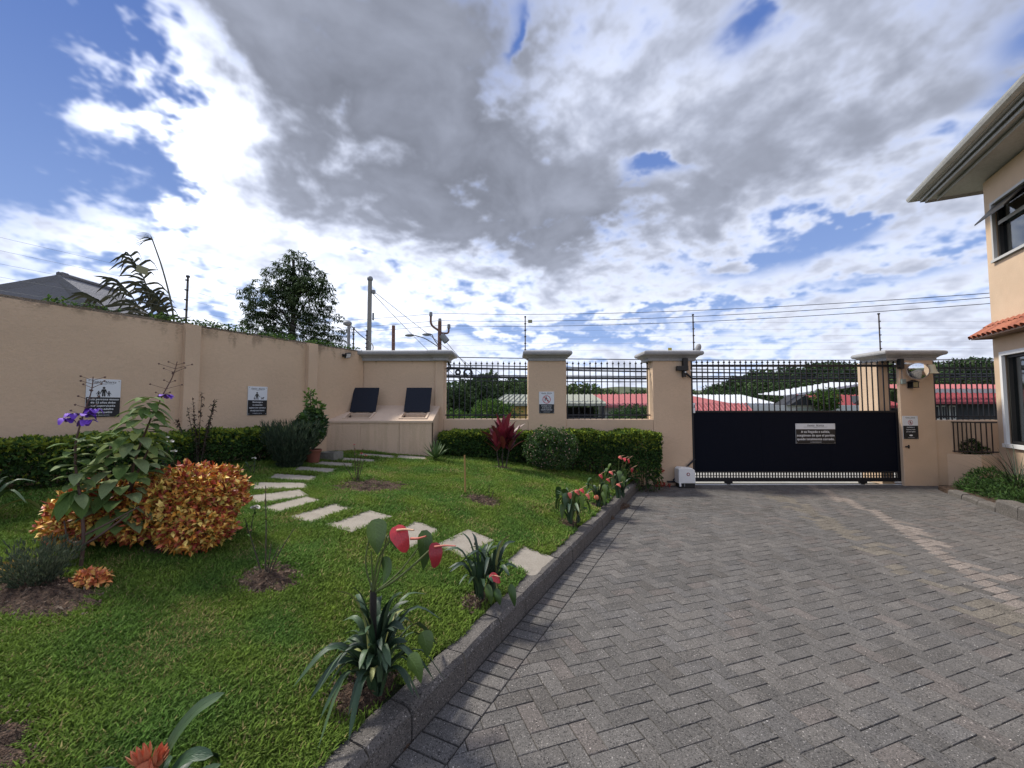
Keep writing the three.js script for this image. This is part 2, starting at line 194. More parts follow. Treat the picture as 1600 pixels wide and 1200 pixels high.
// ---------------------------------------------------------------- paved drive: herringbone pavers, a soldier course along the kerb
const drive = structGroup('paved_drive');
{
  const clip = (poly, nx, nz, d) => { const out = []; for (let i = 0; i < poly.length; i++) { const a = poly[i], b = poly[(i + 1) % poly.length], fa = a[0] * nx + a[1] * nz - d, fb = b[0] * nx + b[1] * nz - d; if (fa <= 0) out.push(a); if ((fa < 0 && fb > 0) || (fa > 0 && fb < 0)) { const t = fa / (fa - fb); out.push([lerp(a[0], b[0], t), lerp(a[1], b[1], t)]); } } return out; };
  const areaOf = (p) => { let s = 0; for (let i = 0; i < p.length; i++) { const [a, b] = p[i], [c, d] = p[(i + 1) % p.length]; s += a * d - c * b; } return Math.abs(s) / 2; };
  const R = seeded(5), stones = [];
  const ang = (90 - 25.8 - 45) * D2R, ea = [Math.cos(ang), -Math.sin(ang)], eb = [Math.sin(ang), Math.cos(ang)], O = [0.148, -2.185], s = 0.1;
  const vEdge = -0.222, limits = [];   // half-planes n.x <= d
  { const [ex, ez] = kf(0, vEdge); limits.push([-cA, -sA, -cA * ex - sA * ez]); limits.push([0, -1, 8.3]); const [rx, rz] = [7.705, -7.459]; limits.push([cA, sA, cA * rx + sA * rz, 'bed']); }
  const put = (poly) => { let q = poly; for (const [a, b, d, k] of limits) { if (k === 'bed' && Math.min(...q.map((t) => t[1])) < -7.5) continue; q = clip(q, a, b, d); if (q.length < 3) return; } if (areaOf(q) > 0.0012) stones.push(q); };
  for (let k = -130; k < 130; k++) for (let m = -70; m < 70; m++) {
    for (const b of [0, 1]) {
      const a0 = (b ? 2 - k : -k) + 4 * m, b0 = k, w = b ? 1 : 2, h = b ? 2 : 1, cx = O[0] + s * (a0 * ea[0] + b0 * eb[0]), cz = O[1] + s * (a0 * ea[1] + b0 * eb[1]);
      if (cz > 0.8 || cz < -8.5 || cx > 10.2 || cx < -3 || vOf(cx, cz) > 0.2) continue;
      if (cz > -0.9 && Math.abs(cx) > 3) continue;
      const pt = (i, l) => [O[0] + s * (i * ea[0] + l * eb[0]), O[1] + s * (i * ea[1] + l * eb[1])], g = 0.014 + R() * 0.012;
      put([pt(a0 + g, b0 + g), pt(a0 + w - g, b0 + g), pt(a0 + w - g, b0 + h - g), pt(a0 + g, b0 + h - g)]);
    }
  }
  for (let u = -9; u < 0.2; u += 0.1035) { const g = 0.003 + R() * 0.002; const q = [kf(u + g, -0.008), kf(u + 0.1 - g, -0.008), kf(u + 0.1 - g, vEdge + 0.006), kf(u + g, vEdge + 0.006)]; let c = clip(q, 0, -1, 8.3); if (c.length > 2) stones.push(c); }
  const paleLine = [[5.9, -8.3], [5.634, -7.568], [5.174, -5.697], [4.435, -4.208], [4.006, -3.343], [3.3, -2.1]], dustLine = [[4.6, -7.6], [4.45, -6.4], [4.05, -4.9], [3.74, -3.83], [3.6, -3]];
  const near = (line, x, z) => { let b = 9; for (let i = 1; i < line.length; i++) { const [ax, az] = line[i - 1], [bx, bz] = line[i], dx = bx - ax, dz = bz - az, t = clamp(((x - ax) * dx + (z - az) * dz) / (dx * dx + dz * dz)); b = Math.min(b, Math.hypot(x - ax - dx * t, z - az - dz * t)); } return b; };
  const made = stones.map((q) => {
    const cx = q.reduce((t, p) => t + p[0], 0) / q.length, cz = q.reduce((t, p) => t + p[1], 0) / q.length;
    let kind = Math.floor(R() * 5); { const n = fbm(noiseA, cx * 0.55 + 5, cz * 0.55, 3) + 0.35 * (R() - 0.5); if (n > 0.28) kind = 2; else if (n > 0.12 && kind === 1) kind = 7; else if (n < -0.35) kind = 1; if (Math.abs(noiseB(cx * 1.1, cz * 1.1 + 30)) < 0.05 && R() < 0.5) kind = 7; }
    if (near(paleLine, cx, cz) < 0.055 + 0.06 * R()) kind = 5; else if (near(dustLine, cx, cz) < 0.2 * R() + 0.06 && R() < 0.7) kind = 6;
    if (Math.hypot(cx - 4.35, cz + 3.75) < 0.28 && R() < 0.5) kind = 5;
    return { q, cx, cz, kind, far: Math.hypot(cx, cz + 0.2) + (Math.abs(cx) > 1.27 * -cz || -cz < 1.42 ? 50 : 0) };
  }).sort((a, b) => a.far - b.far);
  const solid = (st) => {
    const { q, cx, cz } = st, P = [], n = q.length, h = (R() - 0.5) * 0.003, tx = (R() - 0.5) * 0.02, tz = (R() - 0.5) * 0.02, Y = (x, z) => h + (x - cx) * tx + (z - cz) * tz;
    const ins = q.map(([x, z]) => { const l = Math.hypot(x - cx, z - cz), k = Math.max(0, 1 - 0.0035 / l); return [cx + (x - cx) * k, cz + (z - cz) * k]; });
    let ccw = 0; for (let i = 0; i < n; i++) { const [a, b] = q[i], [c, d] = q[(i + 1) % n]; ccw += a * d - c * b; }
    const o = ccw > 0 ? -1 : 1, tri = (a, b, c) => (o > 0 ? P.push(...a, ...b, ...c) : P.push(...a, ...c, ...b));
    const top = ins.map(([x, z]) => [x, Y(x, z), z]), mid = q.map(([x, z]) => [x, Y(x, z) - 0.0035, z]), low = q.map(([x, z]) => [x, -0.03, z]);
    for (let i = 1; i < n - 1; i++) tri(top[0], top[i], top[i + 1]);
    for (let i = 0; i < n; i++) { const k = (i + 1) % n; tri(mid[i], mid[k], top[k]); tri(mid[i], top[k], top[i]); tri(low[i], low[k], mid[k]); tri(low[i], mid[k], mid[i]); }
    const g = new THREE.BufferGeometry(); g.setAttribute('position', new THREE.Float32BufferAttribute(P, 3)); g.computeVertexNormals(); return metres(g, 1, R() * 7, R() * 7);
  };
  const rest = [];
  made.forEach((st, i) => {
    const g = solid(st);
    if (i < 300) { part('paver', g, mPave[st.kind], drive); return; }
    const c = PAVE[st.kind], n = g.attributes.position.count, a = new Float32Array(n * 3), v = 0.92 + 0.16 * R(); for (let k = 0; k < n; k++) { a[k * 3] = c[0] * v; a[k * 3 + 1] = c[1] * v; a[k * 3 + 2] = c[2] * v; }
    g.setAttribute('color', new THREE.BufferAttribute(a, 3)); rest.push(g);
  });
  const m = part('more_pavers', mergeGeometries(rest), mPaveRest, drive); m.userData.kind = 'stuff';
  part('joint_sand', box(-6, 14, -0.03, -0.009, -8.34, 6, 0), mJoint, drive);
}

// ---------------------------------------------------------------- kerbs
function kerbBlock(u0, u1, parent, R, hgt = 0.15, wid = 0.15, frame = kf) {
  const n = 5, prof = [[0, -0.03], [0.004, hgt - 0.03], [0.026, hgt], [wid - 0.02, hgt + 0.002], [wid, hgt - 0.015], [wid, -0.03]], P = [], dy = (R() - 0.5) * 0.008, dv = (R() - 0.5) * 0.008;
  const row = []; for (let i = 0; i <= n; i++) row.push(prof.map(([v, y], k) => { const ends = i === 0 || i === n ? 0.006 : 0, u = lerp(u0, u1, i / n) + (i === 0 || i === n ? (R() - 0.5) * 0.008 : 0), [x, z] = frame(u, v + dv + (k === 0 || k === 5 ? 0 : (R() - 0.5) * 0.005)); return [x, y + (y > 0 ? dy - ends + (R() - 0.5) * 0.004 : 0), z]; }));
  for (let i = 0; i < n; i++) for (let k = 0; k < prof.length - 1; k++) P.push(...row[i][k], ...row[i + 1][k + 1], ...row[i + 1][k], ...row[i][k], ...row[i][k + 1], ...row[i + 1][k + 1]);
  for (const [r, f] of [[row[0], 1], [row[n], -1]]) for (let k = 1; k < prof.length - 1; k++) f > 0 ? P.push(...r[0], ...r[k + 1], ...r[k]) : P.push(...r[0], ...r[k], ...r[k + 1]);
  return part('kerb_block', flat(P), mKerb, parent);
}
{
  const R = seeded(31), k = structGroup('lawn_kerb'), us = [-8.7, -8.25, -7.8, -7.36, -6.95, -6.682, -6.218, -5.774, -5.367, -4.969, -4.566, -4.207];
  for (let u = -3.8; u < 0.1; u += 0.41) us.push(u); us.push(0.12);
  for (let i = 1; i < us.length; i++) kerbBlock(us[i - 1] + 0.006, us[i] - 0.006, k, R);
  const b = structGroup('bed_kerb'), bf = (u, v) => [7.705 - u * sA + v * cA, -7.459 + u * cA + v * sA];
  for (let i = 0; i < 3; i++) kerbBlock(0.01 + i * 0.46, 0.45 + i * 0.46, b, R, 0.09, 0.14, bf);
  for (let i = 0; i < 7; i++) kerbBlock(1.4 + i * 0.5, 1.885 + i * 0.5, b, R, 0.19, 0.2, bf);
}

// ---------------------------------------------------------------- lawn
const STONES = [[0.14, -3.8, 25, 0.46, 0.3], [-0.42, -3.82, 28, 0.48, 0.28], [-0.9, -3.86, 20, 0.5, 0.28], [-1.42, -3.96, 21.5, 0.54, 0.28], [-1.82, -4.06, 23, 0.52, 0.26], [-2.2, -4.23, 24, 0.53, 0.26], [-2.47, -4.45, 40, 0.52, 0.26], [-2.64, -4.82, 58, 0.52, 0.27], [-2.73, -5.26, 76, 0.54, 0.3], [-2.69, -5.72, 82, 0.53, 0.3], [-2.6, -6.17, 84, 0.53, 0.3], [-2.42, -6.62, 80, 0.55, 0.3], [-2.3, -7.08, 84, 0.6, 0.32], [-1.72, -7.2, 86, 0.52, 0.32]];
const BEDS = [[-1.72, -5.2, 0.5, 0.34, 20], [-0.36, -5.14, 0.3, 0.26, 20], [-1.58, -2.79, 0.2, 0.19, 0], [-2.62, -2.36, 0.42, 0.2, -20], [-0.16, -7.1, 0.22, 0.14, 0], [-0.24, -3.0, 0.2, 0.13, 60], [-0.68, -2.06, 0.2, 0.17, 25], [-1.95, -1.42, 0.34, 0.25, 0], [-2.45, -3.15, 0.3, 0.26, 0], [-3.5, -3.55, 0.3, 0.14, 20], [0.69, -4.93, 0.17, 0.14, 20], [1.2, -5.85, 0.2, 0.14, 20], [1.6, -6.5, 0.2, 0.14, 20]];
const inStone = (x, z, m) => STONES.some(([cx, cz, a, l, w]) => { const c = Math.cos(a * D2R), s = Math.sin(a * D2R), dx = x - cx, dz = z - cz; return Math.abs(dx * s - dz * c) < l / 2 + m && Math.abs(dx * c + dz * s) < w / 2 + m; });
const bedDepth = (x, z) => { let b = 9; for (const [cx, cz, rx, rz, a] of BEDS) { const c = Math.cos(a * D2R), s = Math.sin(a * D2R), dx = x - cx, dz = z - cz, d = Math.hypot((dx * c - dz * s) / rx, (dx * s + dz * c) / rz) + 0.2 * noiseB(x * 6, z * 6) + 0.14 * noiseA(x * 17, z * 17); b = Math.min(b, d); } return b; };
{
  const P = [], U = 150, W = 70, pt = (i, j) => { let [x, z] = kf(lerp(-10.5, 3, i / U), lerp(0.12, 5.1, j / W)); z = Math.max(z, -8.32); return [x, lawnY(x, z) - 0.008 - 0.02 * smooth(1.05, 0.7, bedDepth(x, z)), z]; };
  for (let i = 0; i < U; i++) for (let j = 0; j < W; j++) { const a = pt(i, j), b = pt(i + 1, j), c = pt(i + 1, j + 1), d = pt(i, j + 1); P.push(...a, ...b, ...c, ...a, ...c, ...d); }
  struct('lawn', flat(P), mLawn);
}
BEDS.forEach(([cx, cz, rx, rz, a], n) => {   // bare earth, slightly mounded, with an uneven rim
  const P = [], c = Math.cos(a * D2R), s = Math.sin(a * D2R), N = 44, K = 9, at = (i, k) => { const t = (i / N) * 2 * Math.PI, f = (k / K) * 1.1, ex = Math.cos(t) * rx * f * (1 + 0.12 * noiseB(Math.cos(t) * 1.5 + n * 9, Math.sin(t) * 1.5)), ez = Math.sin(t) * rz * f * (1 + 0.12 * noiseB(Math.cos(t) * 1.5 + n * 9, Math.sin(t) * 1.5)), x = cx + ex * c + ez * s, z = cz - ex * s + ez * c; return [x, lawnY(x, z) + 0.006 + 0.03 * (1 - f * f) + (k < K ? 0.016 * noiseA(x * 16, z * 16) + 0.008 * noiseB(x * 40, z * 40) : -0.03) - 0.12 * smooth(0.2, 0.15, vOf(x, z)), z]; };
  for (let k = 0; k < K; k++) for (let i = 0; i < N; i++) { const p = at(i, k), q = at(i + 1, k), r = at(i + 1, k + 1), t = at(i, k + 1); if (k) P.push(...p, ...r, ...q); P.push(...p, ...t, ...r); }
  struct('soil_bed', flat(P), mSoil);
});
// the grass itself
{
  const R = seeded(90), P = [];
  for (let b = 0; b < 15; b++) {
    const a = R() * 6.283, r = R() * 0.026, x = Math.cos(a) * r, z = Math.sin(a) * r, h = 0.014 + R() * 0.02, lean = 0.006 + R() * 0.016, la = R() * 6.283, w = 0.0013 + R() * 0.0013, dx = -Math.sin(la) * w, dz = Math.cos(la) * w, mx = x + Math.cos(la) * lean * 0.4, mz = z + Math.sin(la) * lean * 0.4, tx = x + Math.cos(la) * lean * 1.2, tz = z + Math.sin(la) * lean * 1.2;
    P.push(x - dx, 0, z - dz, x + dx, 0, z + dz, mx + dx, h * 0.7, mz + dz, x - dx, 0, z - dz, mx + dx, h * 0.7, mz + dz, mx - dx, h * 0.7, mz - dz, mx - dx, h * 0.7, mz - dz, mx + dx, h * 0.7, mz + dz, tx, h, tz);
  }
  const g = new THREE.BufferGeometry(); g.setAttribute('position', new THREE.Float32BufferAttribute(P, 3)); g.computeVertexNormals();
  const spots = [], want = 230000;
  for (let n = 0; n < want * 6 && spots.length < want; n++) {
    const u = lerp(-8.2, 1.2, R()), v = lerp(0.1, 4.75, R()), [x, z] = kf(u, v), d = Math.hypot(x, z);
    if (z > -0.8 || z < -8.1 || x < 1.32 * z - 0.3 || R() > clamp(3.4 / d, 0.35, 1)) continue;
    if (v < 0.145 + 0.02 * noiseB(x * 5, z * 5) || (z < -7.4 && x < -1.4)) continue;
    const bd = bedDepth(x, z); if (bd < 1 && R() > (bd > 0.72 ? 0.28 : 0.03)) continue;
    if (inStone(x, z, -0.004)) continue;
    spots.push([x, z]);
  }
  const mGrass = leafMat({ vertexColors: false, transmission: 0.3 }), inst = new THREE.InstancedMesh(g, mGrass, spots.length), o = new THREE.Object3D(), c = new THREE.Color();
  spots.forEach(([x, z], i) => {
    const thin = 0.75 + 0.5 * (noiseA(x * 0.8 + 4, z * 0.8) * 0.5 + 0.5), s = (0.65 + R() * 0.6) * thin * lerp(0.85, 1.35, smooth(1.5, 7, -z));
    o.position.set(x, lawnY(x, z) - 0.004, z); o.rotation.set((R() - 0.5) * 0.3, R() * 6.283, (R() - 0.5) * 0.3); o.scale.set(s * 1.15, s * (0.8 + 0.4 * R()), s * 1.15); o.updateMatrix(); inst.setMatrixAt(i, o.matrix);
    const n = noiseB(x * 1.6, z * 1.6) * 0.5 + 0.5, dry = R() < 0.05 + 0.22 * smooth(0.35, 0.7, noiseA(x * 1.1 + 20, z * 1.1)) ? 1 : 0, k = 0.75 + 0.5 * R();
    c.setRGB(lerp(lerp(0.095, 0.175, n), 0.33, dry) * k, lerp(lerp(0.195, 0.25, n), 0.28, dry) * k, lerp(0.034, 0.11, dry) * k); inst.setColorAt(i, c);
  });
  inst.name = 'lawn_grass'; inst.castShadow = inst.receiveShadow = true; tag(inst, 'short broad-bladed green grass covering the sloping lawn', 'grass', null, 'stuff'); scene.add(inst);
}
// crumbs of bark, dead leaf and gravel on the bare earth
{
  const R = seeded(95), g = new THREE.TetrahedronGeometry(0.0065), n = 3600, m = new THREE.InstancedMesh(g, std(0xffffff, 0.95), n), o = new THREE.Object3D(), c = new THREE.Color(), tones = [[0.2, 0.13, 0.085], [0.09, 0.06, 0.04], [0.22, 0.16, 0.11], [0.14, 0.085, 0.05], [0.17, 0.13, 0.095]];
  for (let i = 0; i < n; i++) { const [cx, cz, rx, rz, a] = BEDS[i % BEDS.length], t = R() * 6.283, f = Math.sqrt(R()) * 1.12, ca = Math.cos(a * D2R), sa = Math.sin(a * D2R), ex = Math.cos(t) * rx * f, ez = Math.sin(t) * rz * f, x = cx + ex * ca + ez * sa, z = cz - ex * sa + ez * ca, k = 0.5 + R() * R() * 1.9; o.position.set(x, lawnY(x, z) + (vOf(x, z) < 0.17 ? -0.1 : 0.014 + 0.028 * Math.max(0, 1 - f * f) + 0.012 * R()), z); o.rotation.set(R() * 6, R() * 6, R() * 6); o.scale.set(k * (0.5 + 1.6 * R()), k * 0.45, k); o.updateMatrix(); m.setMatrixAt(i, o.matrix); const q = tones[Math.floor(R() * 5)]; c.setRGB(...q); m.setColorAt(i, c); }
  m.name = 'soil_litter'; m.castShadow = m.receiveShadow = true; tag(m, 'crumbs of bark, dead leaf and gravel on the bare patches', 'litter', null, 'stuff'); scene.add(m);
}
// stepping stones
STONES.forEach(([x, z, a, l, w], n) => {
  const R = seeded(400 + n), g0 = new RoundedBoxGeometry(w * 1.08, 0.06, l * 1.05, 2, 0.008), p = g0.attributes.position;
  for (let i = 0; i < p.count; i++) { p.setX(i, p.getX(i) + 0.004 * noiseA(p.getZ(i) * 9 + n, n)); p.setZ(i, p.getZ(i) + 0.004 * noiseB(p.getX(i) * 9 + n, n)); }
  const m = part(numbered('stepping_stone'), metres(g0, 1, R() * 5, R() * 5), mSlab), e = 0.15, y = lawnY(x, z);
  m.rotation.order = 'ZXY'; m.rotation.set(Math.atan((lawnY(x, z + e) - lawnY(x, z - e)) / (2 * e)) * -1, -a * D2R, Math.atan((lawnY(x + e, z) - lawnY(x - e, z)) / (2 * e)));
  m.position.set(x, y - 0.01, z);
  const ord = ['first', 'second', 'third', 'fourth', 'fifth', 'sixth', 'seventh', 'eighth', 'ninth', 'tenth', 'eleventh', 'twelfth'];
  tag(m, n < 12 ? `pale concrete stepping stone, ${ord[n]} in the path counted from the kerb` : n === 12 ? 'pale concrete paving slab lying before the left half of the refuse box' : 'pale concrete paving slab lying before the right half of the refuse box', 'stepping stone', 'stepping stones');
});

// ---------------------------------------------------------------- boundary walls
const wallTex = wallMap.clone(); wallTex.repeat.set(1 / 5.2, 1 / 2.62); wallTex.needsUpdate = true;
const mPlasterDirty = std(PEACH, 0.88, { map: wallTex, bumpMap: rep(plasterBump, 0.8), bumpScale: 0.003 });
const lwp = (t, off = 0) => [-2.96 - t * sA + off * cA, WALL + t * cA + off * sA];   // t metres from the corner towards the street house, off metres into the garden
{
  const w = thing('side_wall', 'tall peach rendered side wall with pilasters behind the long hedge', 'wall');
  const seg = (t0, t1, o0, o1, y0, y1) => prism([lwp(t0, o0), lwp(t1, o0), lwp(t1, o1), lwp(t0, o1)], y0, y1);
  { const g = seg(0, 10.5, -0.25, 0, 0, 2.62), p = g.attributes.position, uv = g.attributes.uv; for (let i = 0; i < p.count; i++) uv.setXY(i, ((p.getX(i) + 2.96) * -sA + (p.getZ(i) - WALL) * cA), p.getY(i)); part('wall_face', g, mPlasterDirty, w); }
  for (const [t0, t1] of [[1.12, 1.3], [2.96, 3.14], [5.0, 5.18], [7.1, 7.28]]) part('pilaster', seg(t0, t1, -0.02, 0.075, 0, 2.632), mPlaster, w);
  part('coping', seg(0, 10.5, -0.27, -0.005, 2.619, 2.65), std(rgb(0.34, 0.27, 0.21), 0.95, { map: rep(concreteMap, 1), bumpMap: rep(fineBump, 2), bumpScale: 0.02 }), w);
}
// moulded cap: bottom band, cove and rounded roll, swept round a rectangle
function capGeo(x0, x1, z0, z1, y, left = true, right = true) {
  const prof = [[0.03, 0], [0.03, 0.05], [0.045, 0.06], [0.07, 0.085], [0.1, 0.1], [0.125, 0.105], [0.142, 0.125], [0.146, 0.15], [0.138, 0.175], [0.12, 0.19], [0.06, 0.205]], P = [];
  const ring = ([o, h]) => [[x0 - (left ? o : 0), y + h, z1 + o], [x1 + (right ? o : 0), y + h, z1 + o], [x1 + (right ? o : 0), y + h, z0 - o], [x0 - (left ? o : 0), y + h, z0 - o]];
  for (let k = 0; k < prof.length - 1; k++) { const a = ring(prof[k]), b = ring(prof[k + 1]); for (let i = 0; i < 4; i++) { const j = (i + 1) % 4; P.push(...a[i], ...a[j], ...b[j], ...a[i], ...b[j], ...b[i]); } }
  const t = ring(prof[prof.length - 1]), b = ring(prof[0]); P.push(...t[0], ...t[1], ...t[2], ...t[0], ...t[2], ...t[3], ...b[0], ...b[2], ...b[1], ...b[0], ...b[3], ...b[2]);
  return flat(P);
}
const BARS = [];
{
  const zf = WALL, zb = WALL - 0.4, w = thing('front_wall', 'peach rendered front wall of low panels and pillars with grey moulded caps', 'wall');
  part('wall_panel', box(-3.3, -1.53, 0, 2.46, zb, zf - 0.03), mPlasterDirty, w, 'full-height panel behind the refuse box');
  const pil = (x0, x1, c0, c1, name, z0 = zb, z1 = zf) => { const p = part('pillar', box(x0, x1, -0.02, 2.462, z0, z1, 0.012), mPlasterDirty, w, name); part('pillar_cap', capGeo(c0, c1, z0, z1, 2.455), mCap, p); return p; };
  const p1 = part('pillar', box(-1.53, -1.36, 0, 2.462, zb, zf, 0.01), mPlaster, w); part('pillar_cap', capGeo(-3.3, -1.36, zb, zf - 0.0, 2.455, false, true), mCap, p1); part('pillar_cap', capGeo(-1.53, -1.3, zb - 0.01, zf + 0.04, 2.458), mCap, p1);
  pil(0.32, 1.08, 0.36, 1.04, 'pillar carrying a running-figure sign'); pil(2.8, 3.56, 2.74, 3.62, 'pillar beside the gate motor');
  part('low_panel', box(-1.36, 0.32, 0, 1.297, zb, zf - 0.012, 0.01), mPlaster, w); part('low_panel', box(1.08, 2.8, 0, 1.292, zb, zf - 0.012, 0.01), mPlaster, w);
  // gate post on the house side: a front pier, and a rear pier with the slot for the gate between them
  const p4 = part('pillar', box(7.68, 8.36, -0.02, 2.47, WALL - 0.05, WALL + 0.02, 0.012), mPlaster, w, 'pillar with the convex mirror'); part('pillar_cap', capGeo(7.46, 8.4, WALL - 0.55, WALL + 0.0, 2.462), mCap, p4);
  part('pillar', box(7.45, 7.7, -0.02, 2.47, -8.95, -8.46, 0.012), mPlaster, w, 'rear pier seen through the gate bars');
  part('low_panel', box(8.362, 9.9, 0, 1.275, -8.62, WALL - 0.01, 0.01), mPlaster, w);
}
// iron fence panels
const tip = (() => { const g = new THREE.LatheGeometry([[0.0085, 0], [0.0085, 0.008], [0.022, 0.02], [0.023, 0.03], [0.008, 0.055], [0.0005, 0.085]].map(([x, y]) => new THREE.Vector2(x, y)), 6); return g; })();
const barCache = new Map();
function bars(parent, xs, z, y0, y1) {
  const key = (y1 - y0).toFixed(3); if (!barCache.has(key)) barCache.set(key, new THREE.BoxGeometry(0.017, y1 - y0, 0.017));
  for (const x of xs) { const b = part('bar', barCache.get(key), mIron, parent); b.position.set(x, (y0 + y1) / 2, z); const t = part('spear_tip', tip, mIron, b); t.position.y = (y1 - y0) / 2; }
}
const span = (a, b, n) => Array.from({ length: n }, (_, i) => lerp(a, b, i / (n - 1)));
for (const [x0, x1, label] of [[-1.32, 0.3, 'black iron railing between the refuse box pillar and the middle pillar'], [1.1, 2.78, 'black iron railing between the middle pillar and the gate pillar']]) {
  const f = thing('iron_railing', label, 'railing', [0, 0, 0], 0, 'railings on the low wall');
  bars(f, span(x0 + 0.025, x1 - 0.025, 15), -8.45, 1.28, 2.395);
  for (const y of [1.36, 2.3]) part('rail', box(x0 - 0.03, x1 + 0.03, y, y + 0.028, -8.458, -8.442, 0.002), mIron, f);
}
{
  const f = thing('iron_railing', 'black iron railing between the mirror pillar and the house', 'railing', [0, 0, 0], 0, 'railings on the low wall');
  bars(f, span(8.42, 9.95, 15), -8.5, 1.26, 2.42);
  for (const y of [1.33, 2.32]) part('rail', box(8.33, 10.0, y, y + 0.03, -8.512, -8.488, 0.002), mIron, f);
}

// ---------------------------------------------------------------- sliding gate
{
  const g = thing('sliding_gate', 'black sliding gate with solid lower sheet and spear-topped bars', 'gate', [0, 0, -8.36]), x0 = 3.585, x1 = 7.73;
  for (let i = 0; i < 3; i++) { const w3 = (x1 - x0 - 0.06) / 3; part('sheet', box(x0 + 0.03 + w3 * i + 0.0015, x0 + 0.03 + w3 * (i + 1) - 0.0015, 0.25, 1.447, -0.004, 0.006 + 0.0015 * (i % 2), 0.002), mGate, g); }
  for (const [a, b, c, d] of [[x0, x0 + 0.05, 0.06, 1.46], [x1 - 0.05, x1, 0.06, 1.46], [x0 + 0.05, x1 - 0.05, 1.43, 1.465], [x0 + 0.05, x1 - 0.05, 0.235, 0.262]]) part('frame_member', box(a, b, c, d, -0.025, 0.02, 0.004), mIron, g);
  part('bottom_beam', box(x0, x1, 0.062, 0.135, -0.03, 0.025, 0.005), mIron, g);
  part('lattice_rail', box(x0 + 0.05, x1 - 0.05, 0.168, 0.18, -0.01, 0.01, 0.002), mIron, g);
  const lb = new THREE.BoxGeometry(0.02, 0.1, 0.016); for (const x of span(x0 + 0.09, x1 - 0.09, 72)) { const m = part('lattice_bar', lb, mIron, g); m.position.set(x, 0.185, 0); }
  bars(g, span(x0 + 0.03, x1 - 0.03, 38), -0.005, 1.46, 2.41);
  part('top_rail', box(x0 - 0.25, x1 + 0.4, 2.345, 2.392, -0.014, 0.014, 0.003), mIron, g);
  for (const x of [4.3, 6.97]) { const h = part('wheel_housing', prism([[x - 0.075, -0.02], [x + 0.075, -0.02], [x + 0.075, 0.02], [x - 0.075, 0.02]], 0.03, 0.064), mIron, g); const w = new THREE.CylinderGeometry(0.048, 0.048, 0.03, 18); w.rotateX(Math.PI / 2); w.translate(x, 0.046, 0); part('wheel', w, mBlack, h); }
  struct('gate_track', box(3.3, 8.6, -0.012, 0.004, -8.4, -8.33, 0.002), mGalv);
}

// ---------------------------------------------------------------- refuse box with two open lids
{
  const b = thing('refuse_box', 'peach rendered refuse box with sloping top against the front wall', 'refuse box'), zf = -7.5, zk = WALL - 0.03, yf = 1.3, yk = 1.57, xr = -1.44, Y = (z) => lerp(yf, yk, (z - zf) / (zk - zf));
  const xl = (z) => lwp((z - WALL) / cA, -0.02)[0];
  const jx = [xl(zf) + 0.02, -2.72, -2.02, xr];
  for (let i = 0; i < 3; i++) part('front_panel', box(jx[i] + (i ? 0.0015 : 0), jx[i + 1] - (i < 2 ? 0.0015 : 0), 0.45, yf - 0.035, zf - 0.1, zf, 0.002), mBin, b);
  const slab = (x0, x1, z0, z1, t = 0.035) => { const P = [], c = [[x0, z1], [x1, z1], [x1, z0], [x0, z0]], top = c.map(([x, z]) => [x, Y(z), z]), bot = c.map(([x, z]) => [x, Y(z) - t, z]); P.push(...top[0], ...top[1], ...top[2], ...top[0], ...top[2], ...top[3]); for (let i = 0; i < 4; i++) { const j = (i + 1) % 4; P.push(...bot[i], ...bot[j], ...top[j], ...bot[i], ...top[j], ...top[i]); } return flat(P); };
  const H = [[-3.04, -2.6], [-2.02, -1.58]], hz0 = -7.86, hz1 = -7.58;
  part('top_slab', [slab(-3.36, xr + 0.02, hz1, zf + 0.02), slab(-3.36, xr + 0.02, zk, hz0), slab(-3.36, H[0][0], hz0, hz1), slab(H[0][1], H[1][0], hz0, hz1), slab(H[1][1], xr + 0.02, hz0, hz1)], mBinTop, b);
  part('side_panel', flat((() => { const P = [], q = (a, z0, z1) => { P.push(a, 0.4, z1, a, 0.4, z0, a, Y(z0) - 0.03, z0, a, 0.4, z1, a, Y(z0) - 0.03, z0, a, Y(z1) - 0.03, z1); }; q(xr, zk, zf); q(xr - 0.1, zk, zf); return P; })()), mBin, b);
  H.forEach(([x0, x1], i) => {
    const rim = part('opening_rim', [slab(x0 - 0.035, x0, hz0, hz1 + 0.03, 0.02), slab(x1, x1 + 0.035, hz0, hz1 + 0.03, 0.02), slab(x0, x1, hz1, hz1 + 0.03, 0.02)].map((g) => g.translate(0, 0.02, 0)), mBinTop, b);
    part('chute', [box(x0 - 0.02, x1 + 0.02, 0.95, 0.97, hz0 - 0.02, hz1 + 0.02, 0), box(x0 - 0.03, x0 - 0.003, 0.95, 1.28, hz0, hz1, 0), box(x1 + 0.003, x1 + 0.03, 0.95, 1.28, hz0, hz1, 0), box(x0, x1, 0.95, 1.4, hz0 - 0.03, hz0 - 0.003, 0)], mBin, rim);
    const lid = part('lid', metres(new RoundedBoxGeometry(0.49, 0.51, 0.018, 1, 0.004).translate(0, 0.265, 0)), mLid, b, i ? 'open lid nearer the railing' : 'open lid nearer the side wall');
    lid.position.set((x0 + x1) / 2 + 0.0, Y(hz0) + 0.012, hz0 - 0.005); lid.rotation.x = -0.42; lid.rotation.y = 0;
    for (const s of [-1, 1]) { const h = part('hinge', rod([s * 0.16 - 0.03, 0.004, 0], [s * 0.16 + 0.03, 0.004, 0], 0.009), mBlack, lid); }
  });
}

